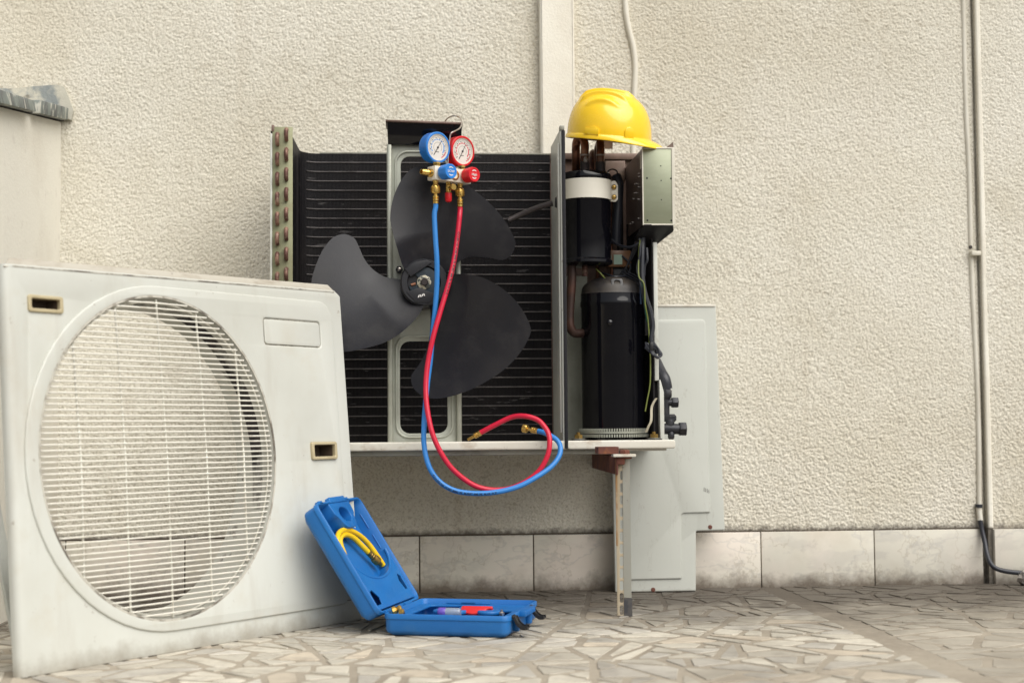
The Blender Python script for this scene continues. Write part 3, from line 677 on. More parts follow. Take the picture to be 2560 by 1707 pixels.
obj('valve_plate', plate([(at(1650, 1000, -.435).x, ZF), (at(1660, 1000, -.435).x, ZF), (at(1660, 1000, -.435).x, at(1650, 980, -.435).z), (at(1652, 1000, -.435).x, at(1650, 950, -.435).z), (at(1649, 1000, -.435).x, at(1650, 948, -.435).z)], [], .15, (0, -.285, 0), X, Z, .001), M['white'], unit)
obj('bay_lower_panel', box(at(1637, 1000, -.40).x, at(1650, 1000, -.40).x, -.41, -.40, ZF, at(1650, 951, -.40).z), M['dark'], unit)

# compressor
YC = -.365
cx = at(1532, 900, YC).x; rC = (at(1612, 900, YC).x-at(1452, 900, YC).x)/2
zb = ZF+.012; ztp = at(1532, 752, YC-.06).z; zsh = at(1532, 737, YC).z; zdm = at(1532, 691, YC).z
comp = obj('compressor', lathe([(rC*.97, 0), (rC*.98, .006), (rC*.98, ztp-zb-.012), (rC*1.0, ztp-zb-.008), (rC*1.0, ztp-zb), (rC*.985, ztp-zb+.004), (rC*.98, zsh-zb)], (cx, YC, zb), Z, 64), M['black_paint'], unit)
prof = [(rC*.98, 0), (rC*.95, .007)]
hd = zdm-zsh
for i in range(1, 8):
    t = R(90*i/7); prof.append((rC*.95*math.cos(t)+.0005, .007+(hd-.007)*math.sin(t)))
obj('dome_cap', lathe(prof, (cx, YC, zsh), Z, 64), M['black_dome'], comp)
lp = Vector((at(1542, 705, YC-.062).x, YC-.062, at(1542, 707, YC-.062).z))
obj('lifting_lug', plate(rrect(-.0135, .0135, -.010, .009, .005), [ell(0, -.001, .0075, .0065, 20)], .004, lp, X, (Z+Y*.35).normalized(), .0005), M['black_paint'], comp)
obj('lug_weld', lathe([(.0095, 0), (.007, .003)], lp+Vector((0, .004, -.001)), -Y, 16), M['black_dome'], comp)
obj('body_dimple', lathe([(.007, 0), (.006, .003), (.0025, .005), (.0, .0055)], Vector((at(1525, 806, YC-rC).x, YC-rC*.965, at(1525, 806, YC-rC).z)), -Y, 16, cap=False), M['black_paint'], comp)
# serrated mounting ring
zr = at(1532, 1083, YC-.07).z
obj('mounting_ring', lathe([(rC*1.015, 0), (rC*1.07, 0), (rC*1.07, .004), (rC*1.015, .004)], (cx, YC, zr), Z, 64), M['galv'], comp)
tg = []
for i in range(44):
    t = R(180+180*i/43)
    d = Vector((math.cos(t), math.sin(t), 0)); s = Vector((-d.y, d.x, 0))
    for zz in (zr+.0075, zr-.0055): tg.append(obox(Vector((cx, YC, zz))+d*rC*1.0, s*.0016, d*.006, Z*.0035))
obj('ring_teeth', join(*tg), M['galv'], comp, smooth=False)
obj('compressor_foot', plate(rrect(-rC*1.35, rC*1.35, -rC*.8, rC*.8, .03), [], .004, (cx, YC, ZF+.006), X, Y, .001), M['black_paint'], comp)
for px, yy in ((1446, -.42), (1635, -.43)):
    p = Vector((at(px, 1090, yy).x, yy, ZF))
    gr = obj('mount_grommet', lathe([(.019, 0), (.019, .006), (.013, .008), (.019, .010), (.019, .014)], p, Z, 24), M['black_plastic'], unit)
    obj('washer', lathe([(.016, 0), (.016, .002)], p+Z*.014, Z, 24), M['galv_dull'], gr)
    obj('nut', lathe([(.010, 0), (.010, .008), (.008, .009)], p+Z*.016, Z, 6), M['brass_dark'], gr)
    obj('stud', cyl(p+Z*.02, p+Z*.030, .0045), M['brass_dark'], gr)
tb = Vector((at(1621, 820, YC-.01).x, YC-.01, at(1621, 820, YC).z))
obj('terminal_cover', obox(tb, X*.013, Y*.028, Z*.021), M['black_plastic'], comp, bevel=.004)

# accumulator
YA = -.385
ax = at(1465, 500, YA).x; rA = at(1528, 500, YA).x-ax
za0, za1 = at(1465, 655, YA-rA).z, at(1465, 424, YA-rA).z
acc = obj('accumulator', lathe([(.02, -.006), (rA*.85, -.004), (rA*1.03, .002), (rA*1.03, .008), (rA*.97, .012), (rA*.97, za1-za0-.022), (rA*1.02, za1-za0-.018), (rA*1.02, za1-za0-.008), (rA*.96, za1-za0-.001), (rA*.8, za1-za0+.002), (.01, za1-za0+.002)], (ax, YA, za0), Z, 64), M['black_paint'], unit)
bt, bb = at(1465, 443, YA-rA).z, at(1465, 493, YA-rA).z
band = obj('clamp_band', lathe([(rA*.98, 0), (rA*1.015, 0), (rA*1.015, bt-bb), (rA*.98, bt-bb)], (ax, YA, bb), Z, 64), M['pvc'], acc)
ear = [at(px, py, YA-.012) for px, py in ((1525, 456), (1529, 454), (1532, 452), (1538, 452), (1541, 456), (1545, 464), (1545, 499), (1539, 505), (1526, 504))]
obj('clamp_ear', loops([[p+Y*.004 for p in ear], ear]), M['pvc'], band, bevel=.001)
for py in (468, 493):
    s_ = obj('clamp_screw', lathe([(.0062, 0), (.0055, .004), (.003, .0055)], at(1535, py, YA-.0125), -Y, 14), M['brass_dark'], band)
# copper bends over the accumulator
def cp(px, py, y): return at(px, py, y)
obj('suction_bend', tube(spline([cp(1462, 428, YA), cp(1462, 385, YA), cp(1462, 364, YA), cp(1459, 352, YA+.004), cp(1451, 346, YA+.012), cp(1443, 352, YA+.02), cp(1440, 366, YA+.024), cp(1440, 400, YA+.026), cp(1440, 520, YA+.09)], 6), .0098, 14), M['copper'], unit)
obj('discharge_bend', tube(spline([cp(1501, 428, YA), cp(1501, 390, YA), cp(1501, 372, YA+.002), cp(1501, 362, YA+.010), cp(1500, 359, YA+.024), cp(1497, 366, YA+.05), cp(1495, 385, YA+.06), cp(1495, 470, YA+.075)], 6), .0100, 14), M['copper'], unit)
obj('rear_pipe', tube(spline([cp(1481, 480, -.30), cp(1481, 398, -.30), cp(1482, 384, -.29), cp(1484, 384, -.27), cp(1485, 400, -.26), cp(1485, 480, -.26)], 6), .0085, 12), M['copper_dull'], unit)
for px in (1462, 1501):
    s_ = obj('brazed_joint', lathe([(.0115, 0), (.0118, .004), (.0108, .012), (.0112, .02), (.0108, .026)], cp(px, 430, YA)-Z*.003, Z, 18), M['burnt'], unit)
    obj('solder_ring', lathe([(.0103, 0), (.0109, .002), (.0103, .004)], cp(px, 391, YA), Z, 16), M['solder'], s_)
obj('solder_blob', lathe([(.004, 0), (.0055, .004), (.005, .009), (.0025, .014)], cp(1464, 407, YA-.009), Z, 10), M['solder'], unit)
obj('suction_pipe', tube(spline([cp(1429, 655, -.40), cp(1430, 690, -.40), cp(1427, 740, -.40), cp(1424, 790, -.40), cp(1426, 818, -.40), cp(1436, 832, -.395), cp(1452, 833, -.385), cp(1470, 832, -.37)], 6), .0105, 14), M['copper_black'], unit)
obj('pipe_stub', cyl(cp(1462, 690, -.385), cp(1462, 650, -.385), .0072), M['copper_dull'], unit)
obj('capillary', tube(spline([cp(1495, 640, -.33), cp(1494, 680, -.33), cp(1492, 720, -.32)], 4), .004, 8), M['copper'], unit)
obj('liquid_pipe', tube(spline([cp(1529, 500, -.33), cp(1528, 560, -.33), cp(1527, 600, -.33), cp(1529, 640, -.33), cp(1530, 700, -.32)], 4), .005, 10), M['copper'], unit)
obj('riser_pipe', tube(spline([cp(1548, 480, -.30), cp(1550, 560, -.30), cp(1550, 700, -.29)], 4), .008, 10), M['black_plastic'], unit)
obj('divider_face', box(xd+.0032, xd+.004, YF+.032, -.28, ZF, zt-.06), M['galv_dull'], div)

# electrical box
YE = -.47
fx0, fx1 = at(1607, 460, YE).x, at(1683, 460, YE).x; fz1, fz0 = at(1640, 371, YE).z, at(1640, 561, YE).z
eb = obj('electrical_box', loops([[Vector((x, y, z)) for x, z in ((fx0, fz0), (fx1, fz0), (fx1, fz1), (fx0, fz1))] for y in (YE, YE+.004)]), M['greenbox'], unit, bevel=.0008)
# folded rims, left side, underside
obj('box_rim', plate([(fx0-.0015, fz0-.002), (fx1+.0035, fz0-.002), (fx1+.0035, fz1+.002), (fx0-.0015, fz1+.002)], [[(fx0+.0012, fz0+.0012), (fx1-.003, fz0+.0012), (fx1-.003, fz1-.0012), (fx0+.0012, fz1-.0012)]], .003, (0, YE+.001, 0), X, Z, .0005), M['pvc'], eb)
obj('box_side', loops([[Vector((fx0, YE+.003, fz0)), Vector((fx0, YE+.003, fz1)), Vector((fx0-.002, -.215, fz1)), Vector((fx0-.002, -.215, fz0))], [Vector((fx0+.002, YE+.003, fz0)), Vector((fx0+.002, YE+.003, fz1)), Vector((fx0, -.215, fz1)), Vector((fx0, -.215, fz0))]]), M['boxside'], eb)
obj('box_top', box(fx0+.002, fx1, YE+.004, -.25, fz1-.003, fz1-.001), M['greenbox'], eb)
obj('box_right', box(fx1, fx1+.002, YE+.004, -.25, fz0, fz1-.004), M['greenbox'], eb)
tri = [at(1663, 371, YE), at(1683, 355, YE), at(1684, 371, YE)]
obj('box_gusset', loops([[p+Y*.003 for p in tri], tri]), M['brownplate'], eb)
for px, py, r in ((1617.5, 445.5, .0022), (1677.5, 446.5, .0022), (1618.5, 551, .0022), (1678.5, 551.5, .0022), (1652, 415, .0014), (1653, 451.5, .0014), (1653.5, 499.5, .0014)):
    obj('rivet_hole', lathe([(r, 0), (r*.8, .0006)], at(px, py, YE-.0002), -Y, 12), M['dark'], eb)
obj('box_slot', box(fx0+.001, at(1624, 371, YE).x, YE-.0022, YE+.002, fz1+.0003, fz1+.0025), M['dark'], eb, smooth=False)
obj('box_slot', box(fx0+.001, at(1626, 371, YE).x, YE-.0022, YE+.002, fz0-.0027, fz0-.0003), M['dark'], eb, smooth=False)
for i, yy in enumerate((YE+.016, YE+.026)):
    obj('side_vent', plate(rrect(-.0035, .0035, -.016, .016, .003), [], .001, Vector((fx0-.0003, yy, fz1-.028)), -Y, Z), M['pvc'], eb)
random.seed(12)
for i in range(13):
    obj('side_screw', obox(Vector((fx0-.0028, random.uniform(YE+.03, -.27), random.uniform(fz0+.02, fz1-.05))), X*.0018, Y*random.uniform(.002, .006), Z*.0012), M['steel'], eb)
sh = [at(1594, 590, -.43), at(1610, 562, YE), at(1684, 562, YE), at(1685, 578, YE), at(1642, 612, -.40), at(1600, 612, -.40)]
obj('box_shelf', loops([[p for p in sh], [p+Y*.06+Z*.001 for p in sh]]), M['black_plastic'], eb, bevel=.003)
obj('relay_block', obox(at(1545, 648, -.33), X*.030, Y*.012, Z*.020), M['amber'], unit, bevel=.003)
obj('relay_sticker', obox(at(1545, 649, -.343), X*.010, Y*.0004, Z*.0115), M['label'], unit)
obj('relay_mount', obox(at(1548, 690, -.32), X*.016, Y*.010, Z*.022), M['black_plastic'], unit, bevel=.002)
obj('black_sleeve', tube(spline([cp(1540, 440, -.34), cp(1546, 460, -.345), cp(1545, 500, -.345), cp(1542, 560, -.345), cp(1540, 610, -.34)], 5), .012, 12), M['cable'], unit)
obj('looped_wire', tube(spline([cp(1517, 432, -.33), cp(1525, 425, -.33), cp(1535, 424, -.33), cp(1543, 430, -.33), cp(1542, 442, -.335)], 6), .0018, 6), M['cable'], unit)
# wiring
def wire(name, pts, r, m): return obj(name, tube(spline([cp(*p) for p in pts], 6), r, 7), M[m], unit)
wire('earth_wire', [(1600, 600, -.43), (1597, 640, -.43), (1597, 690, -.44), (1610, 710, -.445), (1613, 760, -.445), (1620, 800, -.44), (1624, 860, -.44), (1626, 910, -.44), (1625, 960, -.44), (1618, 1000, -.44), (1613, 1028, -.44)], .0016, 'wire_y')
wire('green_wire', [(1604, 598, -.425), (1603, 640, -.43), (1601, 680, -.43), (1606, 712, -.44), (1614, 780, -.435), (1620, 815, -.42)], .0016, 'wire_g')
wire('blue_wire', [(1608, 600, -.42), (1608, 640, -.425), (1603, 680, -.43), (1601, 720, -.43), (1602, 760, -.42)], .0018, 'wire_b')
wire('thin_yellow_wire', [(1490, 672, -.40), (1502, 684, -.405), (1514, 698, -.40)], .0016, 'wire_y')
wire('black_harness', [(1608, 590, -.42), (1607, 630, -.43), (1606, 690, -.435), (1614, 740, -.44), (1627, 780, -.44), (1632, 815, -.44), (1628, 850, -.44), (1640, 870, -.44), (1643, 885, -.44)], .0055, 'cable')
wire('black_wire', [(1617, 620, -.43), (1618, 650, -.435), (1612, 665, -.43), (1610, 690, -.43)], .003, 'cable')
wire('black_wire', [(1555, 640, -.345), (1575, 660, -.35), (1570, 685, -.37), (1540, 692, -.40), (1505, 682, -.37)], .0022, 'cable')
wire('drooping_wire', [(1530, 600, -.36), (1545, 612, -.38), (1575, 618, -.41), (1600, 606, -.425), (1612, 596, -.42)], .0032, 'cable')
for i in range(4):
    wire('coiled_cable', [(1613, 857+4*i, -.45-.003*i), (1622, 862+5*i, -.455), (1632, 880+2*i, -.457-.004*i), (1645, 892+i, -.46), (1654-2*i, 888-3*i, -.458), (1650-2*i, 878-3*i, -.455), (1636, 870-2*i, -.452), (1625, 862+2*i, -.45)], .0024, 'cable')
random.seed(44)
for i in range(7):
    x_ = random.uniform(-7, 7)
    wire('loom_wire', [(1604+x_, 596, -.425), (1606+x_*1.2, 630+random.uniform(-8, 8), -.432), (1600+x_*1.4, 672, -.43), (1608+x_, 715, -.438), (1616+x_*.9, 770, -.43), (1622+x_*.6, 812, -.425)], .0017, random.choice(['cable', 'cable', 'cable', 'wire_b']))
for i in range(4):
    wire('sensor_wire', [(1600-4*i, 604, -.41), (1584-6*i, 640+9*i, -.39), (1566-5*i, 672+5*i, -.375), (1590, 690+6*i, -.40), (1610, 700+10*i, -.43)], .0014, 'cable')
obj('cable_tie', obox(cp(1628, 866, -.458), X*.004, Y*.006, Z*.010), M['black_plastic'], unit, bevel=.002)
obj('loose_tape', strip(spline([cp(1615, 1080, -.44), cp(1622, 1064, -.445), cp(1628, 1050, -.445), cp(1629, 1020, -.44), cp(1634, 1006, -.44), cp(1641, 995, -.44)], 4), .006, .0006, (X+Y*.3).normalized()), M['tag'], unit)
# service valves on the right
yv = -.36
obj('insulated_pipe', tube(spline([cp(1640, 905, yv+.05), cp(1652, 930, yv+.02), cp(1662, 948, yv), cp(1667, 972, yv)], 6), .0135, 14), M['cable'], unit)
v1 = obj('service_valve', join(cyl(cp(1664, 1035, yv), cp(1664, 972, yv), .0095), cyl(cp(1658, 1006, yv), cp(1683, 1006, yv), .0085), lathe([(.010, 0), (.015, .006), (.015, .02), (.011, .026)], cp(1664, 998, yv), Z, 8)), M['valve'], unit)
obj('valve_cap', lathe([(.0125, 0), (.0135, .002), (.0135, .013), (.012, .015)], cp(1679, 1006, yv), X, 6), M['valve'], v1)
obj('flare_nut', lathe([(.015, 0), (.019, .004), (.019, .013), (.014, .018)], cp(1672, 1054, yv), Z, 6), M['valve'], v1)
v2 = obj('service_valve', join(cyl(cp(1658, 1072, yv-.01), cp(1704, 1072, yv-.01), .0125), cyl(cp(1675, 1072, yv-.01), cp(1675, 1048, yv-.01), .0105), cyl(cp(1678, 1095, yv-.02), cp(1678, 1072, yv-.01), .007)), M['valve'], unit, bevel=.001)
obj('valve_cap', lathe([(.0165, 0), (.0175, .002), (.0175, .014), (.0155, .016)], cp(1698, 1072, yv-.01), X, 6), M['valve'], v2)
obj('port_cap', lathe([(.0055, 0), (.0078, .004), (.0078, .014), (.0065, .016)], cp(1678, 1098, yv-.02), Z, 12), M['valve'], v2)

# ------------------------------------------------------------------ rusty wall bracket with slotted leg
unit.location.y += DY
at_unit = at; at = _at
YG = -.455
gf = on(1560, 1538, 2, .006)
YG = gf.y
mb = thing('mounting_bracket', gf, 'rusty wall bracket with pale slotted steel leg under the outdoor unit', 'bracket')
x0, x1 = at(1543, 1500, YG).x, at(1559, 1500, YG).x; x2 = at(1577, 1500, YG).x
zl1 = at(1560, 1143, YG).z
hl = []
for i in range(13):
    py = 1176+30.6*i
    cxh = (at(1549, py, YG).x+at(1559, py, YG).x)/2; w = .0042
    z1_, z0_ = at(1550, py, YG).z, at(1550, py+24, YG).z
    hl.append(rrect(cxh-w, cxh+w, z0_, z1_, .0036, 4))
obj('leg_flange', plate([(x0, .006), (x1+.002, .006), (x1+.002, zl1), (x0, zl1)], hl, .003, (0, YG+.003, 0), X, Z, .0005), M['rusty_leg'], mb)
obj('leg_flange', loops([[Vector((x1+.001, YG-.001, z)), Vector((x2, YG-.012, z)), Vector((x2, YG-.009, z)), Vector((x1+.001, YG+.003, z))] for z in (.045, zl1)]), M['leg'], mb)
obj('leg_boot', loops([[Vector((x1+.0005, YG-.0015, z)), Vector((x2+.001, YG-.014, z)), Vector((x2+.001, YG-.008, z)), Vector((x1+.0005, YG+.0035, z))] for z in (.006, .044)]), M['boot'], mb)
ay0, ay1 = at(1480, 1158, -.1), at(1552, 1160, YG-.01)
bzt, bzb = at(1545, 1141, YG).z, at(1545, 1186, YG).z
a0 = Vector((x0+.004, YG-.012, 0)); a1 = Vector((at(1484, 1160, -.012).x, -.012, 0)); dd = (a1-a0).normalized(); sd_ = Vector((dd.y, -dd.x, 0))
def armgeo(w0, w1, z0, z1):
    return loops([[p+sd_*w+Z*z for w, z in ((w0, z0), (w1, z0), (w1, z1), (w0, z1))] for p in (a0, a1)])
obj('arm', join(armgeo(-.004, .0, bzb, bzt), armgeo(0, .030, bzt-.005, bzt)), M['rust'], mb, bevel=.001)
tpz = at(1560, 1138, YG-.01).z
obj('arm_plate', obox(((at(1530, 1138, YG).x+at(1586, 1138, YG).x)/2, YG-.004, tpz), X*((at(1586, 1138, YG).x-at(1530, 1138, YG).x)/2), Y*.02, Z*.003), M['white_dirty'], mb, bevel=.001)
obj('rust_streak', box(x0-.0004, x0+.0036, YG-.0012, YG+.0034, zl1*.45, zl1), M['rust_stain'], mb)
obj('rust_crust', obox((at(1550, 1150, YG).x, YG-.008, at(1550, 1152, YG).z), X*.009, Y*.006, Z*.008), M['rust'], mb, bevel=.003)
bolt = obj('bolt', lathe([(.012, 0), (.012, .007), (.010, .009)], (at(1560, 1130, YG).x, YG-.006, tpz+.003), Z, 6), M['rust'], mb)
b_top = tpz+.012
obj('rubber_pad', obox((at(1520, 1130, YG).x, YG+.02, (b_top+zT1)/2-.001), X*.022, Y*.03, Z*max(.003, (zT1-bzt)/2)), M['rust'], mb)


# ------------------------------------------------------------------ service cover leaning on the wall
ob_, ot_ = Vector((.6, -.082, .006)), Vector((.6, -.022, .70))
nC = X.cross((ot_-ob_)).normalized(); exC = X; eyC = (ot_-ob_).normalized()
def cv(px, py):
    p = onp(px, py, ob_, nC)-ob_; return (p.dot(exC), p.dot(eyC))
def rnd(poly, rs, n=5):
    out = []
    for i, p in enumerate(poly):
        a, b, c = Vector(poly[i-1]), Vector(p), Vector(poly[(i+1) % len(poly)]); r = rs[i] if isinstance(rs, (list, tuple)) else rs
        u = (a-b).normalized(); w = (c-b).normalized(); p0, p1 = b+u*r, b+w*r
        for k in range(n+1):
            t = k/n; out.append(tuple(p0*(1-t)**2+b*2*t*(1-t)+p1*t*t))
    return out
bl_ = cv(1537, 1486)
cpoly = [(bl_[0], .0), (cv(1738, 1483)[0], .0), cv(1738, 1327), cv(1810, 1325), cv(1787, 763), (cv(1519, 765)[0]-.0, cv(1787, 763)[1])]
cov = thing('service_cover', ob_, 'pale grey sheet metal service cover with stepped corner leaning against the wall', 'panel')
obj('sheet', plate(rnd(cpoly, [.003, .003, .004, .004, .003, .003]), [], .012, ob_+nC*0.0, exC, eyC, .003), M['cover'], cov)
inner = [cv(1560, 1449), cv(1702, 1446), cv(1700, 1283), cv(1773, 1281), cv(1760, 800), cv(1545, 803)]
obj('raised_field', plate(rnd(inner, [.004, .004, .008, .004, .012, .012]), [], .006, ob_+nC*.0105, exC, eyC, .003), M['cover'], cov)
for px, py in ((1773, 1317), (1631, 1473)):
    q = cv(px, py); p = ob_+exC*q[0]+eyC*q[1]+nC*.012
    obj('screw_hole', lathe([(.0055, 0), (.005, .0012), (.002, .0016)], p, nC, 14), M['rust'], cov)
for i in range(4):
    q = cv(1757+4*i, 1224+1.5*i); obj('scuff', obox(ob_+exC*q[0]+eyC*q[1]+nC*.0166, exC*.0006, eyC*.005, nC*.0002), M['shaft'], cov)
q = cv(1700, 766); obj('folded_top', obox(ob_+exC*((cpoly[4][0]+cpoly[5][0])/2)+eyC*(cpoly[4][1]-.003)+nC*.010, exC*((cpoly[4][0]-cpoly[5][0])/2-.002), eyC*.0035, nC*.005), M['white_dirty'], cov, bevel=.002)

# ------------------------------------------------------------------ front casing with fan grille, leaning on the floor
PBL = on(52, 1695, 2, .0055); PBR = on(905, 1548, 2, .0055)
d = (PBR-PBL).normalized(); nn = Vector((d.y, -d.x, 0)); la = R(5)
up = math.cos(la)*Z-math.sin(la)*nn; N = d.cross(up)
PW, PH = (PBR-PBL).length, .700
PHL, PHR = .698, .711
def pp(u, v, w=0): return PBL+d*u+up*v+N*w
GC = (.3425, .3605); GRX, GRY = .2865, .3005
fp = thing('front_casing', pp(PW/2, 0), 'cream white front casing with large round wire fan grille leaning upright on floor', 'casing')
h1 = (.048, .120, .618, .646); h2 = (.738, .814, .345, .380)
outline = rnd([(.012, 0), (PW, 0), (PW, PHR-.012), (PW-.018, PHR), (.012, PHL)], [.004, .006, .004, .004, .004])
hole = ell(*GC, GRX+.012, GRY+.012, 96)
skin = obj('front_sheet', plate(outline, [hole, rrect(*h1, .004), rrect(*h2, .004)], .004, pp(0, 0, -.004), d, up, .0012), M['white'], fp)
# rounded left side returning backwards, top and right flanges
Ls = []
for v in (0, .02, PHL-.02, PHL):
    L = []
    for i in range(9):
        t = R(90*i/8); L.append((.014-.014*math.sin(t), -.014+.014*math.cos(t)))
    L.append((0, -.020)); L += [(.003, -.020), (.003, -.014), (.014, -.004)]
    Ls.append([pp(a, v, b) for a, b in L])
obj('left_flange', loops(Ls), M['white'], fp, ang=60)
obj('top_flange', plate([(.004, 0), (PW-.018, 0), (PW-.03, -.03), (.004, -.03)], [], .003, pp(0, PHL-.003, 0), (pp(PW, PHR)-pp(0, PHL)).normalized(), N, .0008), M['white_dirty'], fp)
topstrip = [(.006, PHL-.001), (PW-.016, PHR-.001), (PW-.030, PHR+.0125), (.020, PHL+.0115)]
def tb_(u, v): return max(0, v-(PHL+(PHR-PHL)*u/PW))
obj('top_fold', loops([[pp(a, b, -.002-.35*tb_(a, b)) for a, b in topstrip], [pp(a, b, -.006-.35*tb_(a, b)) for a, b in topstrip]]), M['fold'], fp, bevel=.001)
obj('right_flange', obox(pp(PW-.0015, PH/2-.01, -.007), d*.0015, up*(PH/2-.012), N*.004), M['white'], fp)
obj('bottom_flange', obox(pp(PW/2, .0015, -.014), d*(PW/2-.004), up*.0015, N*.012), M['white'], fp)
# embossed field round the grille
def emb(off):
    pts = []
    rx, ry = GRX+.030-off, GRY+.022-off
    for i in range(33):
        t = R(90+180*i/32); pts.append((GC[0]+rx*math.cos(t), GC[1]+ry*math.sin(t)))
    xr_ = PW-.034-off
    pts += [(xr_-.03, GC[1]-ry)]+[(xr_-.03+.03*math.sin(R(a)), GC[1]-ry+.03-.03*math.cos(R(a))) for a in (15, 30, 45, 60, 75, 90)]
    pts += [(xr_-.04+.04*math.cos(R(a)), GC[1]+ry-.04+.04*math.sin(R(a))) for a in (0, 15, 30, 45, 60, 75, 90)]
    return pts
obj('embossed_field', plate(emb(0), [ell(*GC, GRX+.002, GRY+.002, 96), rrect(*h2, .003), rrect(.620, .792, .582, .638, .008)], .0045, pp(0, 0, -.001), d, up, .003, 3), M['white'], fp)
obj('badge_field', plate(rrect(.6225, .7895, .5845, .6355, .007), [], .0035, pp(0, 0, .0003), d, up, .001), M['white'], fp)
obj('badge_groove', plate(rrect(.6185, .7935, .5805, .6395, .008), [], .001, pp(0, 0, -.0005), d, up), M['seam'], fp)
# bell mouth behind the hole
Ls = []
for s, w in ((1.0, .004), (.990, -.004), (.972, -.020), (.962, -.040), (.956, -.092), (.960, -.092), (.968, -.035), (1.01, -.003)):
    Ls.append([pp(a, b, w) for a, b in ell(GC[0], GC[1], (GRX+.002)*s, (GRY+.002)*s, 96)])
obj('bell_mouth', loops(Ls, False, False), M['bell'], fp)
obj('rim_seam', plate(ell(GC[0], GC[1], GRX+.0035, GRY+.0035, 96), [ell(GC[0], GC[1], GRX-.0005, GRY-.0005, 96)], .0012, pp(0, 0, .0028), d, up), M['seam'], fp)
obj('top_seam', obox(pp(PW/2, (PHL+PHR)/2-.0035, .0002), (pp(PW-.02, PHR)-pp(.02, PHL))/2, up*.0012, N*.0006), M['seam'], fp)
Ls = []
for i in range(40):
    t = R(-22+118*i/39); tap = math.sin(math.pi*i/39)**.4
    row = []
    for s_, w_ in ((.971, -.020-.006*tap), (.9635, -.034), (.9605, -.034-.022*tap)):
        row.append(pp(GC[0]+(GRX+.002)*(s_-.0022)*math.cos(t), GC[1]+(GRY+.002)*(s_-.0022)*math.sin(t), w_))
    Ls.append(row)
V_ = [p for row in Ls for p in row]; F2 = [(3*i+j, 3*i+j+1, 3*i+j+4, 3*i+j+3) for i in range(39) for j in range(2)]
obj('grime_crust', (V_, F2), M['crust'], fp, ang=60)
# recessed handles
for hh in (h1, h2):
    c = ((hh[0]+hh[1])/2, (hh[2]+hh[3])/2); w2, h2_ = (hh[1]-hh[0])/2, (hh[3]-hh[2])/2
    o_ = .006 if hh is h2 else 0
    fr = obj('handle_recess', plate(rrect(hh[0]-.001, hh[1]+.001, hh[2]-.001, hh[3]+.001, .005), [rrect(hh[0]+.006, hh[1]-.006, hh[2]+.0055, hh[3]-.005, .003)], .010, pp(0, 0, o_-.006), d, up, .0015), M['beige_plastic'], fp)
    q = [(hh[0]+.005, hh[2]+.0045), (hh[1]-.005, hh[2]+.0045), (hh[1]-.005, hh[3]-.004), (hh[0]+.005, hh[3]-.004)]
    obj('handle_pocket', loops([[pp(a, b, o_-.004) for a, b in q], [pp(c[0]+(a-c[0])*.9, c[1]+(b-c[1])*.8, -.034) for a, b in q]], False, True), M['pocket'], fr)
# grille
nb = 58; vb0, vb1 = GC[1]-GRY+.012, GC[1]+GRY-.012
for i in range(nb):
    v = vb0+(vb1-vb0)*i/(nb-1); hw = GRX*math.sqrt(max(0, 1-((v-GC[1])/GRY)**2))-.004
    a, b = GC[0]-hw, GC[0]+hw
    pts = [pp(a+.002, v, -.012), pp(a, v, -.004), pp(a+.004, v, .002), pp(a+.03, v, .004), pp(GC[0], v, .006), pp(b-.03, v, .004), pp(b-.004, v, .002), pp(b, v, -.004), pp(b-.002, v, -.012)]
    obj('grille_bar', tube(pts, .0017, 6), M['grille'], fp)
for u in (-.2, -.1, 0, .1, .2):
    hv = GRY*math.sqrt(1-(u/GRX)**2)-.003
    obj('grille_rod', tube([pp(GC[0]+u, GC[1]-hv, -.004), pp(GC[0]+u, GC[1], .0030), pp(GC[0]+u, GC[1]+hv, -.004)], .0021, 6), M['grille'], fp)
ring = [pp(a, b, -.009) for a, b in ell(GC[0], GC[1], GRX-.007, GRY-.007, 96)]
obj('grille_ring', tube(ring+[ring[0]], .0018, 6), M['grille'], fp)
obj('crease', obox(pp(.66, .045, -.0002), d*.18, up*.0006, N*.0006), M['shaft'], fp)
obj('casing_foot', join(obox(pp(.08, -.0022, -.016), d*.02, up*.0026, N*.008), obox(pp(PW-.08, -.0022, -.016), d*.02, up*.0026, N*.008)), M['shaft'], fp)
# narrow side sheet propped behind the casing
s0 = on(62, 1640, 2, .006); s1 = onside(-70, 1050)+X*.03
s0 = on(58, 1662, 2, .006); s1 = at(-38, 1150, s0.y+.10)
dr = (s1-s0).normalized(); sdn = Vector((.5, .85, 0)).normalized()
pr = obj('side_sheet', obox((s0+s1)/2, dr*((s1-s0).length/2), sdn*.014, dr.cross(sdn).normalized()*.004), M['cover'], bevel=.002)
tag(pr, 'narrow grey metal side strip propped behind the grille casing', 'metal strip')

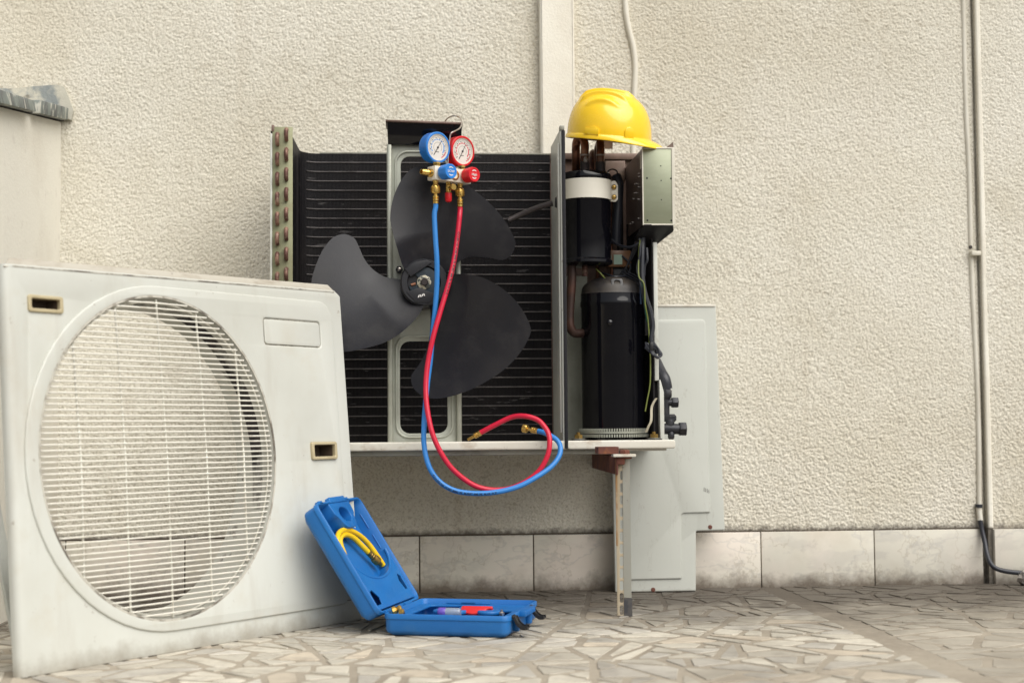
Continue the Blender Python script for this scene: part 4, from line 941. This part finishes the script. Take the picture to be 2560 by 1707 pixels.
# ------------------------------------------------------------------ hard hat
at = at_unit
tl = R(8.5); yw = R(-18)
ex = Vector((math.cos(tl)*math.cos(yw), math.sin(yw), -math.sin(tl)*math.cos(yw))).normalized()
ez = Vector((math.sin(tl), 0, math.cos(tl))); ez = (ez-ex*ez.dot(ex)).normalized(); ey = ez.cross(ex)
tt_ = R(11); ey, ez = (ey*math.cos(tt_)+ez*math.sin(tt_)), (ez*math.cos(tt_)-ey*math.sin(tt_))
YH = -.395
HO = at(1520, 346, YH); AX, AY, HH = .099, .104, .107
def hat(th, t, off=0.):
    # t 0 rim .. 1 crown
    q = t*math.pi/2; e = .86
    cr, sr = math.cos(q)**.66, math.sin(q)**.92
    x = AX*cr*math.cos(th)*(1+.03*math.cos(th)); y = AY*cr*math.sin(th); z = HH*sr
    # three moulded ribs along the crown
    rib = 0
    for y0 in (-.080, -.056, -.028, .004): rib += math.exp(-((y-y0)/.0040)**2)
    rib *= max(0, min(1, (t-.40)*6))*max(0, min(1, (1-abs(x+.005)/.066)*3))
    s = 1+(.0075*rib+off)/max(.06, math.sqrt(x*x+y*y+z*z))
    return Vector((x*s-.005*(z/HH), y*s, z*s))
def hw_(p): return HO+ex*p.x+ey*p.y+ez*p.z
na, ntt = 200, 110; Ls = []
def brim(th):
    return .0035+.030*max(0, math.cos(th))**3
def rimpt(th, k, dz): 
    p = hat(th, 0); r = 1+k/math.hypot(p.x, p.y); return Vector((p.x*r, p.y*r, dz))
hat_o = thing('hard_hat', HO, 'glossy yellow hard hat resting tilted on the copper bends and electrical box', 'hard hat')
out = []
for k, dz in ((.0, .0035), (.35, .003), (.7, .0005), (1., -.004), (1.04, -.0055), (1., -.007), (.6, -.0035), (.0, -.001)):
    out.append([hw_(rimpt(2*math.pi*i/na, brim(2*math.pi*i/na)*k, dz-.010*k*max(0, math.cos(2*math.pi*i/na))**2)) for i in range(na)])
shell = []
for j in range(ntt+1):
    t = .03+.965*(1-(1-j/ntt)**1.7); shell.append([hw_(hat(2*math.pi*i/na, t)) for i in range(na)])
innr = []
for j in range(14):
    t = .995-.99*j/13; innr.append([hw_(hat(2*math.pi*i/na, t, -.003)) for i in range(na)])
v1 = loops(out[::-1][1:]+shell, False, True); v2 = loops(innr[::-1], False, True)
obj('shell', join(loops(out[::-1], False, False), loops([out[0]]+shell, False, True), loops([out[-1]]+innr[::-1], False, True)), M['yellow'], hat_o, ang=70)
for th_d, w, h in ((-98, .0115, .021), (-50, .011, .026)):
    th = R(th_d); arch = []
    for a in range(0, 181, 15): arch.append((w*math.cos(R(a)), h-w+w*math.sin(R(a))))
    arch = [(w, .001)]+arch+[(-w, .001)]
    f_, b_ = [], []
    for a, zz in arch:
        r0 = hat(th, 0); dth = a/AX; t = math.asin(min(1, (zz+.001)/HH)**(1/.92))/(math.pi/2)
        f_.append(hw_(hat(th+dth, t, .0035))); b_.append(hw_(hat(th+dth, t, -.002)))
    obj('slot_boss', loops([b_, f_]), M['yellow'], hat_o, bevel=.001)
th = R(-100); sq = []
for a, zz in ((-.017, .002), (.017, .002), (.017, .016), (-.017, .016)):
    t = math.asin(((zz+.001)/HH)**(1/.92))/(math.pi/2); sq.append((hw_(hat(th+a/AX, t, .005)), hw_(hat(th+a/AX, t, -.002))))
obj('slot_block', loops([[q[1] for q in sq], [q[0] for q in sq]]), M['yellow'], hat_o, bevel=.001)
sb = []
for i in range(41):
    th = R(180+180*i/40) if False else R(360*i/40); p = hat(th, 0); sb.append(hw_(Vector((p.x*.86, p.y*.86, .004))))
obj('headband', strip(sb, .022, .0016, ez), M['peach'], hat_o)
obj('strap_clip', obox(at(1521, 362, YH-.06), X*.010, Y*.002, Z*.010), M['peach'], hat_o, bevel=.003)

# ------------------------------------------------------------------ manifold gauge set with hoses
ph = R(38)
e1 = Vector((math.cos(ph), math.sin(ph), 0)); fn = Vector((math.sin(ph), -math.cos(ph), 0))   # length axis, facing
MO = at(1088, 431, -.545)            # front left edge of the block at mid height
def mp(a, b, c): return MO+e1*a+Z*b+fn*c
gs = thing('manifold_gauge', mp(.05, -.02, -.015), 'manifold gauge set with blue and red dials hanging by a wire hook', 'gauge')
blk = obj('block', obox(mp(.052, 0, -.014), e1*.052, Z*.0155, fn*.014), M['block'], gs, bevel=.0015)
obj('spare_seat', lathe([(.0115, 0), (.0115, .0025), (.0085, .0025), (.008, -.004), (.0, -.004)], mp(.056, 0, 0), fn, 24, cap=False), M['brass'], blk)
obj('seat_hole', lathe([(.0075, 0), (.0074, .0006)], mp(.056, 0, -.0035), fn, 20), M['dark'], blk)
def gauge(a, name, bodym, arcm, zc, ang):
    stem = mp(a, .0155, -.014); r = .0335
    c = Vector((stem.x, stem.y, stem.z+.010+r))+fn*.004
    axn = (fn+Z*-.06).normalized(); u = e1; w = u.cross(axn)*-1; w = axn.cross(u)
    g = obj(name, lathe([(.006, -.030), (r*.9, -.029), (r*.98, -.026), (r, -.022), (r, -.006), (r*1.03, -.004), (r*1.03, .001), (r*.99, .0025), (r*.90, .0025), (r*.885, -.001)], c, axn, 64, cap=True), M[bodym], gs)
    # knurled grip round the back
    kn = []
    for i in range(72):
        t = 2*math.pi*i/72; dr_ = u*math.cos(t)+w*math.sin(t); tn = u*-math.sin(t)+w*math.cos(t); kn.append(obox(c+dr_*r-axn*.014, dr_*.0006, tn*.0006, axn*.0075))
    obj('knurling', join(*kn), M[bodym], g, smooth=False)
    fc = c-axn*.0005
    obj('dial_face', lathe([(r*.885, -.001), (r*.885, .0), (.0, .0)], fc, axn, 48, cap=False), M['dial'], g)
    def sector(r0, r1, a0, a1, h, k=16):
        o, i_ = [], []
        for q in range(k+1):
            t = R(a0+(a1-a0)*q/k); dr_ = u*math.cos(t)+w*math.sin(t); o.append(fc+dr_*r1+axn*h); i_.append(fc+dr_*r0+axn*h)
        V_ = o+i_; n_ = k+1
        return V_, [(q, q+1, n_+q+1, n_+q) for q in range(k)]
    obj('rim_ring', lathe([(r*.89, 0), (r*.89, .0014), (r*.84, .0014), (r*.83, .0004)], fc, axn, 48, cap=False), M['block'], g)
    arcs = []
    for q in range(9): arcs.append(sector(r*.50, r*.57, 215-q*22, 215-q*22-16, .0003, 4))
    arcs.append(sector(r*.50, r*.58, 20, -38, .0003))
    obj('dial_arc', join(*arcs), M[arcm], g, smooth=False)
    tk_ = []
    for q in range(41):
        a0 = 225-q*6.75; L = .09 if q % 5 == 0 else .05
        tk_.append(sector(r*(.78-L), r*.78, a0-.9, a0+.9, .0003, 1))
    tk_ += [sector(r*.335, r*.35, 230, -40, .0003, 28), sector(r*.665, r*.675, 225, -45, .0003, 28)]
    for q in range(10):
        a0 = 225-q*30; tk_.append(sector(r*.60, r*.65, a0-3, a0+3, .0003, 1))
    for q in range(3): tk_.append(obox(fc+u*(-.003+q*.003)-w*(r*.30)+axn*.0003, u*.001, w*.0008, axn*.0001))
    obj('dial_scale', join(*tk_), M['ink'], g, smooth=False)
    obj('red_zone', sector(r*.70, r*.76, -20, -62, .0004, 10), M['dialred'], g, smooth=False)
    t = R(ang); nd = u*math.cos(t)+w*math.sin(t); ns = axn.cross(nd)
    obj('needle', join((lambda L: loops(L))([[fc+nd*(-r*.62)+ns*.0007+axn*.001, fc+nd*(-r*.62)-ns*.0007+axn*.001, fc+nd*(r*.60)-ns*.0003+axn*.001, fc+nd*(r*.60)+ns*.0003+axn*.001], [fc+nd*(-r*.62)+ns*.0007+axn*.0016, fc+nd*(-r*.62)-ns*.0007+axn*.0016, fc+nd*(r*.60)-ns*.0003+axn*.0016, fc+nd*(r*.60)+ns*.0003+axn*.0016]]), lathe([(.0022, .0004), (.0022, .002), (.001, .0024)], fc, axn, 14)), M['ink'], g, smooth=False)
    obj('stem', join(lathe([(.0085, -.002), (.0085, .004), (.005, .006), (.005, .012)], stem, Z, 6), lathe([(.009, .0), (.009, .0045)], stem+Z*.006, Z, 6)), M['brass'], g)
    return g
gauge(.016, 'low_pressure_gauge', 'blue_gauge', 'dialblue', 0, 58)
gauge(.088, 'high_pressure_gauge', 'red_gauge', 'dialred', 0, 62)
def knob(a, m, txt):
    c = mp(a, .0005, 0); prof = []
    n_ = 48; Ls = []
    for h, r in ((.004, .0135), (.006, .0165), (.020, .0165), (.0205, .0172), (.030, .0172), (.0325, .0160)):
        L = []
        for i in range(n_):
            t = 2*math.pi*i/n_; rr = r*(1-.045*max(0, math.cos(8*t))**.6) if h < .0325 else r
            L.append(c+fn*h+(e1*math.cos(t)+Z*math.sin(t))*rr)
        Ls.append(L)
    Ls.append([c+fn*.0325+(e1*math.cos(2*math.pi*i/n_)+Z*math.sin(2*math.pi*i/n_))*.0125 for i in range(n_)])
    Ls.append([c+fn*.0318+(e1*math.cos(2*math.pi*i/n_)+Z*math.sin(2*math.pi*i/n_))*.0120 for i in range(n_)])
    k = obj('valve_knob', loops(Ls), M[m], gs)
    obj('knob_stem', cyl(c, c+fn*.005, .009), M['brass'], k)
    tx = textgeo(txt, .0082, c+fn*.0324-Z*.0005, e1, Z)
    ar = []
    for s in (1, -1):
        for q in range(8):
            t0, t1 = R(s*(50+q*10)), R(s*(50+(q+1)*10)); w_ = .0006+.0005*math.sin(math.pi*q/8)
            P = [c+fn*.0324+(e1*math.cos(t)+Z*math.sin(t))*(.0092+o) for t, o in ((t0, -w_), (t1, -w_), (t1, w_), (t0, w_))]; ar.append((P, [(0, 1, 2, 3)]))
    obj('knob_lettering', join(tx, *ar), M['white_ink'], k, smooth=False, merge=False)
knob(.019, 'blue_gauge', 'LOW'); knob(.0865, 'red_gauge', 'High')
# barbed side outlet
obj('hose_barb', join(lathe([(.0095, 0), (.0095, .007), (.0065, .008), (.0065, .010), (.0078, .011), (.0062, .016), (.0078, .0165), (.0062, .0215), (.0078, .022), (.0058, .028), (.0042, .028), (.004, .02)], mp(0, 0, -.014), -e1, 20)), M['brass'], gs)
def coupling(a, hose_r=.0062):
    p = mp(a, -.0155, -.014)
    pr_ = [(.0065, .002), (.0065, -.005), (.0055, -.006), (.0055, -.008), (.0088, -.012), (.0095, -.014), (.0095, -.027), (.0085, -.029), (.0045, -.030), (.0045, -.034), (.0072, -.035), (.0072, -.039), (.0058, -.040), (.0072, -.041), (.0072, -.045), (.0060, -.046), (.0068, -.047), (.0068, -.052)]
    c = obj('hose_coupling', lathe(pr_, p, Z, 24), M['brass'], gs)
    kn = []
    for i in range(20):
        t = 2*math.pi*i/20; dr_ = X*math.cos(t)+Y*math.sin(t); kn.append(obox(p-Z*.0205+dr_*.0095, dr_*.0006, Vector((-dr_.y, dr_.x, 0))*.0007, Z*.006))
    obj('knurl', join(*kn), M['brass'], c, smooth=False)
    return p-Z*.048
hb = coupling(.012); hr = coupling(.083)
p = mp(.049, -.0155, -.014)
tc_ = obj('bleed_tee', join(lathe([(.0055, .002), (.0055, -.004), (.0048, -.006), (.0065, -.008), (.0065, -.022), (.0055, -.023), (.0055, -.028)], p, Z, 16), cyl(p-Z*.013, p-Z*.013+fn*.014, .0045)), M['brass'], gs)
obj('tee_knob', lathe([(.0055, 0), (.0075, .001), (.0075, .006), (.0065, .0075)], p-Z*.013+fn*.013, fn, 20), M['brass'], tc_)
obj('red_cap', lathe([(.0075, 0), (.0078, -.008), (.0075, -.016), (.006, -.0195), (.0025, -.021)], p-Z*.024, Z, 20), M['red_gauge'], tc_)
# hook
yk = mp(.05, 0, -.02).y
hk = [(1119, 412, yk), (1121, 385, yk), (1124, 350, yk), (1126, 338, yk), (1130, 332, yk), (1140, 327, yk+.01), (1149, 321, yk+.03), (1154, 312, yk+.05), (1154, 303, yk+.07), (1149, 295, yk+.09), (1139, 290, YT-.012), (1128, 291, YT-.004), (1118, 297, YT+.02), (1112, 306, YT+.03), (1110, 314, YT+.03)]
hkp = spline([at(*q) for q in hk], 5)
obj('hook', tube(hkp, .0017, 8), M['steel'], gs)
# hoses
def hose(name, start, px, m, ink, r):
    pts = [start, start-Z*.012]+[at(*q) for q in px]
    P = spline(pts, 7); h = obj(name, tube(P, r, 14), M[m], gs)
    return h, P
bluepx = [(1086, 540, -.528), (1089, 603, -.53), (1092, 650, -.53), (1092, 710, -.525), (1088, 770, -.522), (1082, 828, -.52), (1076, 899, -.52), (1069, 953, -.525), (1064, 1006, -.54), (1060, 1060, -.55), (1060, 1110, -.555), (1069, 1156, -.56), (1086, 1189, -.562), (1111, 1213, -.565), (1145, 1228, -.57), (1193, 1233, -.572), (1244, 1229, -.572), (1295, 1216, -.57), (1338, 1194, -.565), (1377, 1167, -.555), (1397, 1141, -.545), (1401, 1119, -.535), (1394, 1102, -.525), (1378, 1090, -.515), (1360, 1081, -.505), (1341, 1076.5, -.495)]
redpx = [(1149, 540, -.488), (1147, 560, -.49), (1142, 603, -.495), (1134, 655, -.508), (1121, 710, -.522), (1101, 778, -.532), (1084, 838, -.539), (1071, 899, -.542), (1065, 953, -.548), (1066, 1005, -.558), (1074, 1056, -.568), (1084, 1092, -.572), (1101, 1129, -.572), (1125, 1165, -.568), (1156, 1194, -.562), (1188, 1214, -.556), (1220, 1223, -.552), (1255, 1224, -.552), (1286, 1217, -.552), (1320, 1200, -.553), (1349, 1175, -.555), (1368, 1141, -.555), (1374, 1110, -.552), (1371.5, 1085, -.545), (1360, 1065, -.535), (1343, 1049, -.525), (1312, 1040, -.515), (1278, 1043, -.50), (1235.5, 1063, -.49), (1198, 1083, -.48)]
bh, bP = hose('blue_hose', hb, bluepx, 'blue_hose', None, .0058)
rh, rP = hose('red_hose', hr, redpx, 'red_hose', None, .0058)
def endfit(p0, dirn, big):
    pr_ = [(.0064, -.004), (.0064, .002), (.0055, .003), (.0067, .004), (.0067, .007), (.0055, .008), (.0067, .009), (.0067, .012), (.0035, .014), (.0035, .022)]
    if big: pr_ += [(.0085, .023), (.0095, .025), (.0095, .033), (.0075, .035)]
    else: pr_ += [(.003, .030)]
    return lathe(pr_, p0, dirn, 20)
obj('hose_end', endfit(bP[-1], (bP[-1]-bP[-3]).normalized(), True), M['brass'], bh)
obj('hose_end', endfit(rP[-1], (rP[-1]-rP[-3]).normalized(), False), M['brass'], rh)
# printed lettering along the hoses, wrapped on the rubber
def print_on(P, i0, txt, size, par, toward, r=.0059):
    L = [0.]
    for a, b in zip(P[i0:-1], P[i0+1:]): L.append(L[-1]+(b-a).length)
    def mapf(co):
        s = co.x+len(txt)*size*.32; s = max(0, min(L[-1]-1e-5, s))
        k = max(j for j in range(len(L)) if L[j] <= s); k = min(k, len(L)-2); t = (s-L[k])/(L[k+1]-L[k]); p_ = P[i0+k].lerp(P[i0+k+1], t)
        tg_ = (P[i0+k+1]-P[i0+k]).normalized(); nv = (toward-tg_*toward.dot(tg_)).normalized(); sv = nv.cross(tg_)
        an = co.y/r; return p_+nv*(math.cos(an)*(r+.0001+co.z*.1))+sv*(math.sin(an)*r)
    obj('hose_print', textgeo(txt, size, None, None, None, .0003, mapf, .0003), M['hose_ink'] if par is bh else M['ink'], par, smooth=False, merge=False)
txt = 'CHARGING HOSE 3000 PSI BURST 600 PSI MAX W.P.'
print_on(bP, 7*13+2, txt, .0066, bh, Vector((0, -1, -.35)).normalized())
print_on(rP, 7*3, txt, .0066, rh, Vector((.35, -1, 0)).normalized())

# ------------------------------------------------------------------ blue tool case
hat_o.location.y += DY; gs.location.y += DY; at = _at
O_ = Vector((-.053, -.768, .006)); wv_ = Vector((.956, -.292, 0)).normalized(); sv_ = Vector((.292, .956, 0)).normalized()
CW, CD, CH = .254, .266, .043
tc = thing('tool_case', O_+wv_*CW/2+sv_*CD/2, 'open blue plastic tool case with lid tilted back against the casing', 'tool case')
def ck(a, b, c): return O_+wv_*a+sv_*b+Z*c
lt = R(57.5); lv = (-math.cos(lt)*wv_+math.sin(lt)*Z); mv = (math.sin(lt)*wv_+math.cos(lt)*Z)
LO = ck(-.004, 0, CH+.001)
def lk(a, b, c): return LO+lv*a+sv_*b+mv*c          # a along the lid from the hinge, c>0 out of its open side
def shellgeo(fn_, w, dpt, h, r=.016, th=.0035, low=.012, cz=.011):
    def L(ins, z, rr): return [fn_(a, b, z) for a, b in rrect(ins, w-ins, ins, dpt-ins, rr, 5)]
    return loops([L(low, 0, r*.7), L(.003, cz*.6, r*.9), L(.001, cz, r), L(.0005, h-.011, r), L(-.0015, h-.010, r+.001), L(-.0015, h-.001, r+.001), L(-.0005, h, r), L(th-.001, h, r-th+.001), L(th, h-.001, r-th), L(th+.001, h*.45, r-th-.001), L(th+.004, .005, r*.6)])
base = obj('case_base', shellgeo(ck, CW, CD, CH), M['case'], tc, ang=50)
obj('base_insert', plate(rrect(.006, CW-.006, .006, CD-.006, .012), [rrect(.03, .10, .03, CD-.03, .012), rrect(.12, .225, .05, .165, .014)], .004, ck(0, 0, CH-.014), wv_, sv_, .001), M['case'], base)
for b in (.075, .155): obj('insert_rib', obox(ck(.09+.4*(b-.075), CD-.010, CH-.008), wv_*.032, sv_*.0025, Z*.0015), M['case'], base, bevel=.001)
obj('moulded_cradle', plate(rrect(0, .07, 0, .05, .02), [], .008, ck(.072, .085, CH-.011), wv_, sv_, .003), M['case'], base)
obj('moulded_cradle', plate(rrect(0, .045, 0, .05, .02), [], .008, ck(.165, .085, CH-.011), wv_, sv_, .003), M['case'], base)
# carrying handle half with ribs
obj('handle', join(obox(ck(CW+.007, CD/2, CH-.006), wv_*.0075, sv_*.046, Z*.0055), *[obox(ck(CW+.015, CD/2-.036+.008*i, CH-.006), wv_*.0012, sv_*.0016, Z*.005) for i in range(10)]), M['case'], base, bevel=.001)
for b in (.050, .165): obj('corner_lug', obox(ck(CW+.004, b, CH*.45), wv_*.006, sv_*.007, Z*.012), M['case'], base, bevel=.004)
for b in (.030, .188):
    cl_ = [ck(CW+.0, b, CH-.002), ck(CW+.006, b, CH-.006), ck(CW+.012, b, CH-.018), ck(CW+.022, b, CH-.026), ck(CW+.032, b, CH-.026)]
    lt_ = obj('latch', strip(spline(cl_, 4), .024, .004, sv_), M['black_plastic'], tc, bevel=.001)
    obj('latch_rib', join(*[strip(spline([q+sv_*o+Vector((0, 0, .003)) for q in cl_[1:]], 3), .003, .005, sv_) for o in (-.011, .011)]), M['black_plastic'], lt_)
# lid shell: the same tray turned over, open side facing up to the right
def lkf(a, b, c): return lk(a, b, c-CH)
lid = obj('case_lid', shellgeo(lkf, CW, CD, CH), M['case'], tc, ang=50)
arc = [(.128-.0*1, .010)]
pts = [(.008, .008), (.128, .008)]
for i in range(13):
    t = R(180-15*i); pts.append((.128-.058*math.sin(R(15*i)), CD/2-(CD/2-.012)*math.cos(R(15*i))))
pts += [(.128, CD-.008), (.008, CD-.008)]
pent = lambda b0, s: [(.018, b0), (.018, b0+s*.034), (.032, b0+s*.040), (.052, b0+s*.020), (.048, b0+s*.004), (.034, b0)]
obj('lid_liner', plate(pts, [pent(.016, 1), [(.030, CD-.020), (.030, CD-.038), (.052, CD-.046), (.068, CD-.034), (.060, CD-.020)]], .003, lk(0, 0, -.005), lv, sv_, .0008), M['case'], lid)
rimc = [lk(.128-.058*math.sin(R(9*i)), CD/2-(CD/2-.012)*math.cos(R(9*i)), -.0065) for i in range(21)]
obj('liner_rim', tube(rimc, .0032, 8), M['case'], lid)
obj('liner_skirt', loops([[p-mv*.002 for p in rimc]+[p-mv*.002+lv*-.002 for p in rimc[::-1]], [p-mv*.028 for p in rimc]+[p-mv*.028+lv*-.002 for p in rimc[::-1]]]), M['case'], lid)
obj('liner_backing', plate(rrect(.010, CW-.010, .010, CD-.010, .012), [], .002, lk(0, 0, -CH+.010), lv, sv_), M['case'], lid)
# handle opening at the lid's far end
hc = CD/2
hp = [(CW-.003, hc-.062), (CW-.028, hc-.058), (CW-.040, hc-.045), (CW-.060, hc-.030), (CW-.064, hc), (CW-.060, hc+.030), (CW-.040, hc+.045), (CW-.028, hc+.058), (CW-.003, hc+.062)]
hp = [tuple(q)[:2] for q in spline([Vector((a, b, 0)) for a, b in hp], 3)]
hole_ = ell(CW-.032, hc, .017, .030, 28)
obj('lid_handle', plate(hp, [hole_], CH-.010, lk(0, 0, -.002), lv, sv_, .002), M['case'], lid)
obj('handle_plate', plate([(CW-.002, hc-.050), (CW+.010, hc-.044), (CW+.010, hc+.044), (CW-.002, hc+.050)], [], .012, lk(0, 0, 0), lv, sv_, .002), M['case'], lid)
for b in (.030, .185): obj('latch_seat', obox(lk(CW+.001, b, -.005), lv*.004, sv_*.010, mv*.005), M['case'], lid, bevel=.001)
for b0 in (.035, .085, .135):
    obj('lid_rib', tube([lk(.150+.02*(b0 > .1), b0, -CH+.0105), lk(.185, b0+.004, -CH+.0105), lk(.190, b0+.012, -CH+.0105), lk(.190, b0+.034, -CH+.0105)], .0016, 6), M['case'], lid)
for a0, a1 in ((.135, .170), (.185, .222)): obj('wall_rib', tube([lk(a0, CD-.0048, -.016), lk(a1, CD-.0048, -.016)], .0013, 6), M['case'], lid)
for b in (.04, .105, .17): obj('hinge', cyl(ck(-.002, b-.022, CH+.0005), ck(-.002, b+.022, CH+.0005), .003), M['case'], tc)
# yellow hose in the lid
def yk_(px, py, c):
    p = onp(px, py, lk(0, 0, c), mv)-LO; return lk(p.dot(lv), max(.0125, min(CD-.013, p.dot(sv_))), c)
yp = [(958, 1412, -.022), (940, 1385, -.018), (920, 1358, -.016), (897, 1337, -.014), (873, 1325, -.014), (855, 1326, -.014), (845, 1338, -.016), (846, 1362, -.020), (858, 1390, -.025)]
yp2 = [(862, 1388, -.030), (853, 1366, -.026), (850, 1349, -.022), (856, 1338, -.018), (870, 1337, -.017), (888, 1347, -.016), (907, 1366, -.016), (923, 1382, -.016)]
yh = thing('yellow_hose', yk_(880, 1350, -.02), 'yellow charging hose with brass end coiled inside the case lid', 'hose')
obj('rubber', tube(spline([yk_(*q) for q in yp], 7)+spline([yk_(*q) for q in yp2], 7)[1:], .0058, 12), M['yellow_hose'], yh)
P2 = [yk_(*q) for q in yp2]; dr2 = (P2[-1]-P2[-2]).normalized()
obj('brass_end', lathe([(.0064, -.004), (.0064, .003), (.0054, .004), (.0066, .005), (.0066, .009), (.0054, .010), (.0064, .011), (.0064, .014), (.0045, .015), (.0085, .017), (.0092, .020), (.0092, .030), (.0055, .034), (.0045, .042)], P2[-1], dr2, 20), M['brass_dark'], yh)
e2 = yk_(972, 1397, -.020)
obj('far_end', lathe([(.006, 0), (.0068, .003), (.0055, .006), (.0068, .009), (.0068, .013)], e2, (lv*.6+sv_*.5).normalized(), 16), M['brass'], yh)
# small things in the base
def put(name, geo, m, label, cat): return tag(obj(name, geo, M[m]), label, cat)
bf = ck(.022, .030, CH-.010)
bfo = thing('brass_fitting', bf, 'small brass fitting lying at the hinge corner of the blue case', 'fitting')
obj('body', lathe([(.006, 0), (.0085, .002), (.0085, .009), (.006, .011), (.0075, .013), (.0075, .019), (.005, .021)], bf+Z*.0105-wv_*.014, (wv_*.8+sv_*.3+Z*.28).normalized(), 8), M['brass'], bfo)
obj('nut', lathe([(.008, 0), (.009, .001), (.009, .008), (.007, .009)], bf+Z*.0085+wv_*.004-sv_*.006, (wv_+Z*.1).normalized(), 6), M['brass'], bfo)
cb = ck(.105, .085, CH-.006)
cbo = thing('plastic_vial', cb-Z*.007, 'purple capped clear plastic vial lying in the blue case', 'vial')
obj('cap', lathe([(.009, 0), (.010, .002), (.010, .014), (.009, .016)], cb-wv_*.016, wv_, 20), M['purple'], cbo)
obj('tube', lathe([(.0095, 0), (.0095, .026), (.008, .030)], cb, wv_, 20), M['clear'], cbo)
rt = ck(.160, .115, CH-.009)
rto = thing('red_tool', rt-Z*.008, 'flat red plastic tool lying in the blue case', 'tool')
obj('body', plate(rnd([(-.026, -.006), (-.008, -.010), (.018, -.010), (.022, .004), (.034, .006), (.034, .012), (-.03, .012), (-.032, .004)], .003), [], .012, rt-Z*.003, wv_, (sv_*.6+Z*.5).normalized(), .002), M['red_plastic'], rto)
sf = ck(.222, .075, CH-.006)
put('steel_fitting', lathe([(.004, 0), (.0055, .002), (.0055, .006), (.003, .008), (.003, .012)], sf-Z*.003, Z, 8), 'steel', 'tiny bright metal fitting upright near the latches of the blue case', 'fitting')
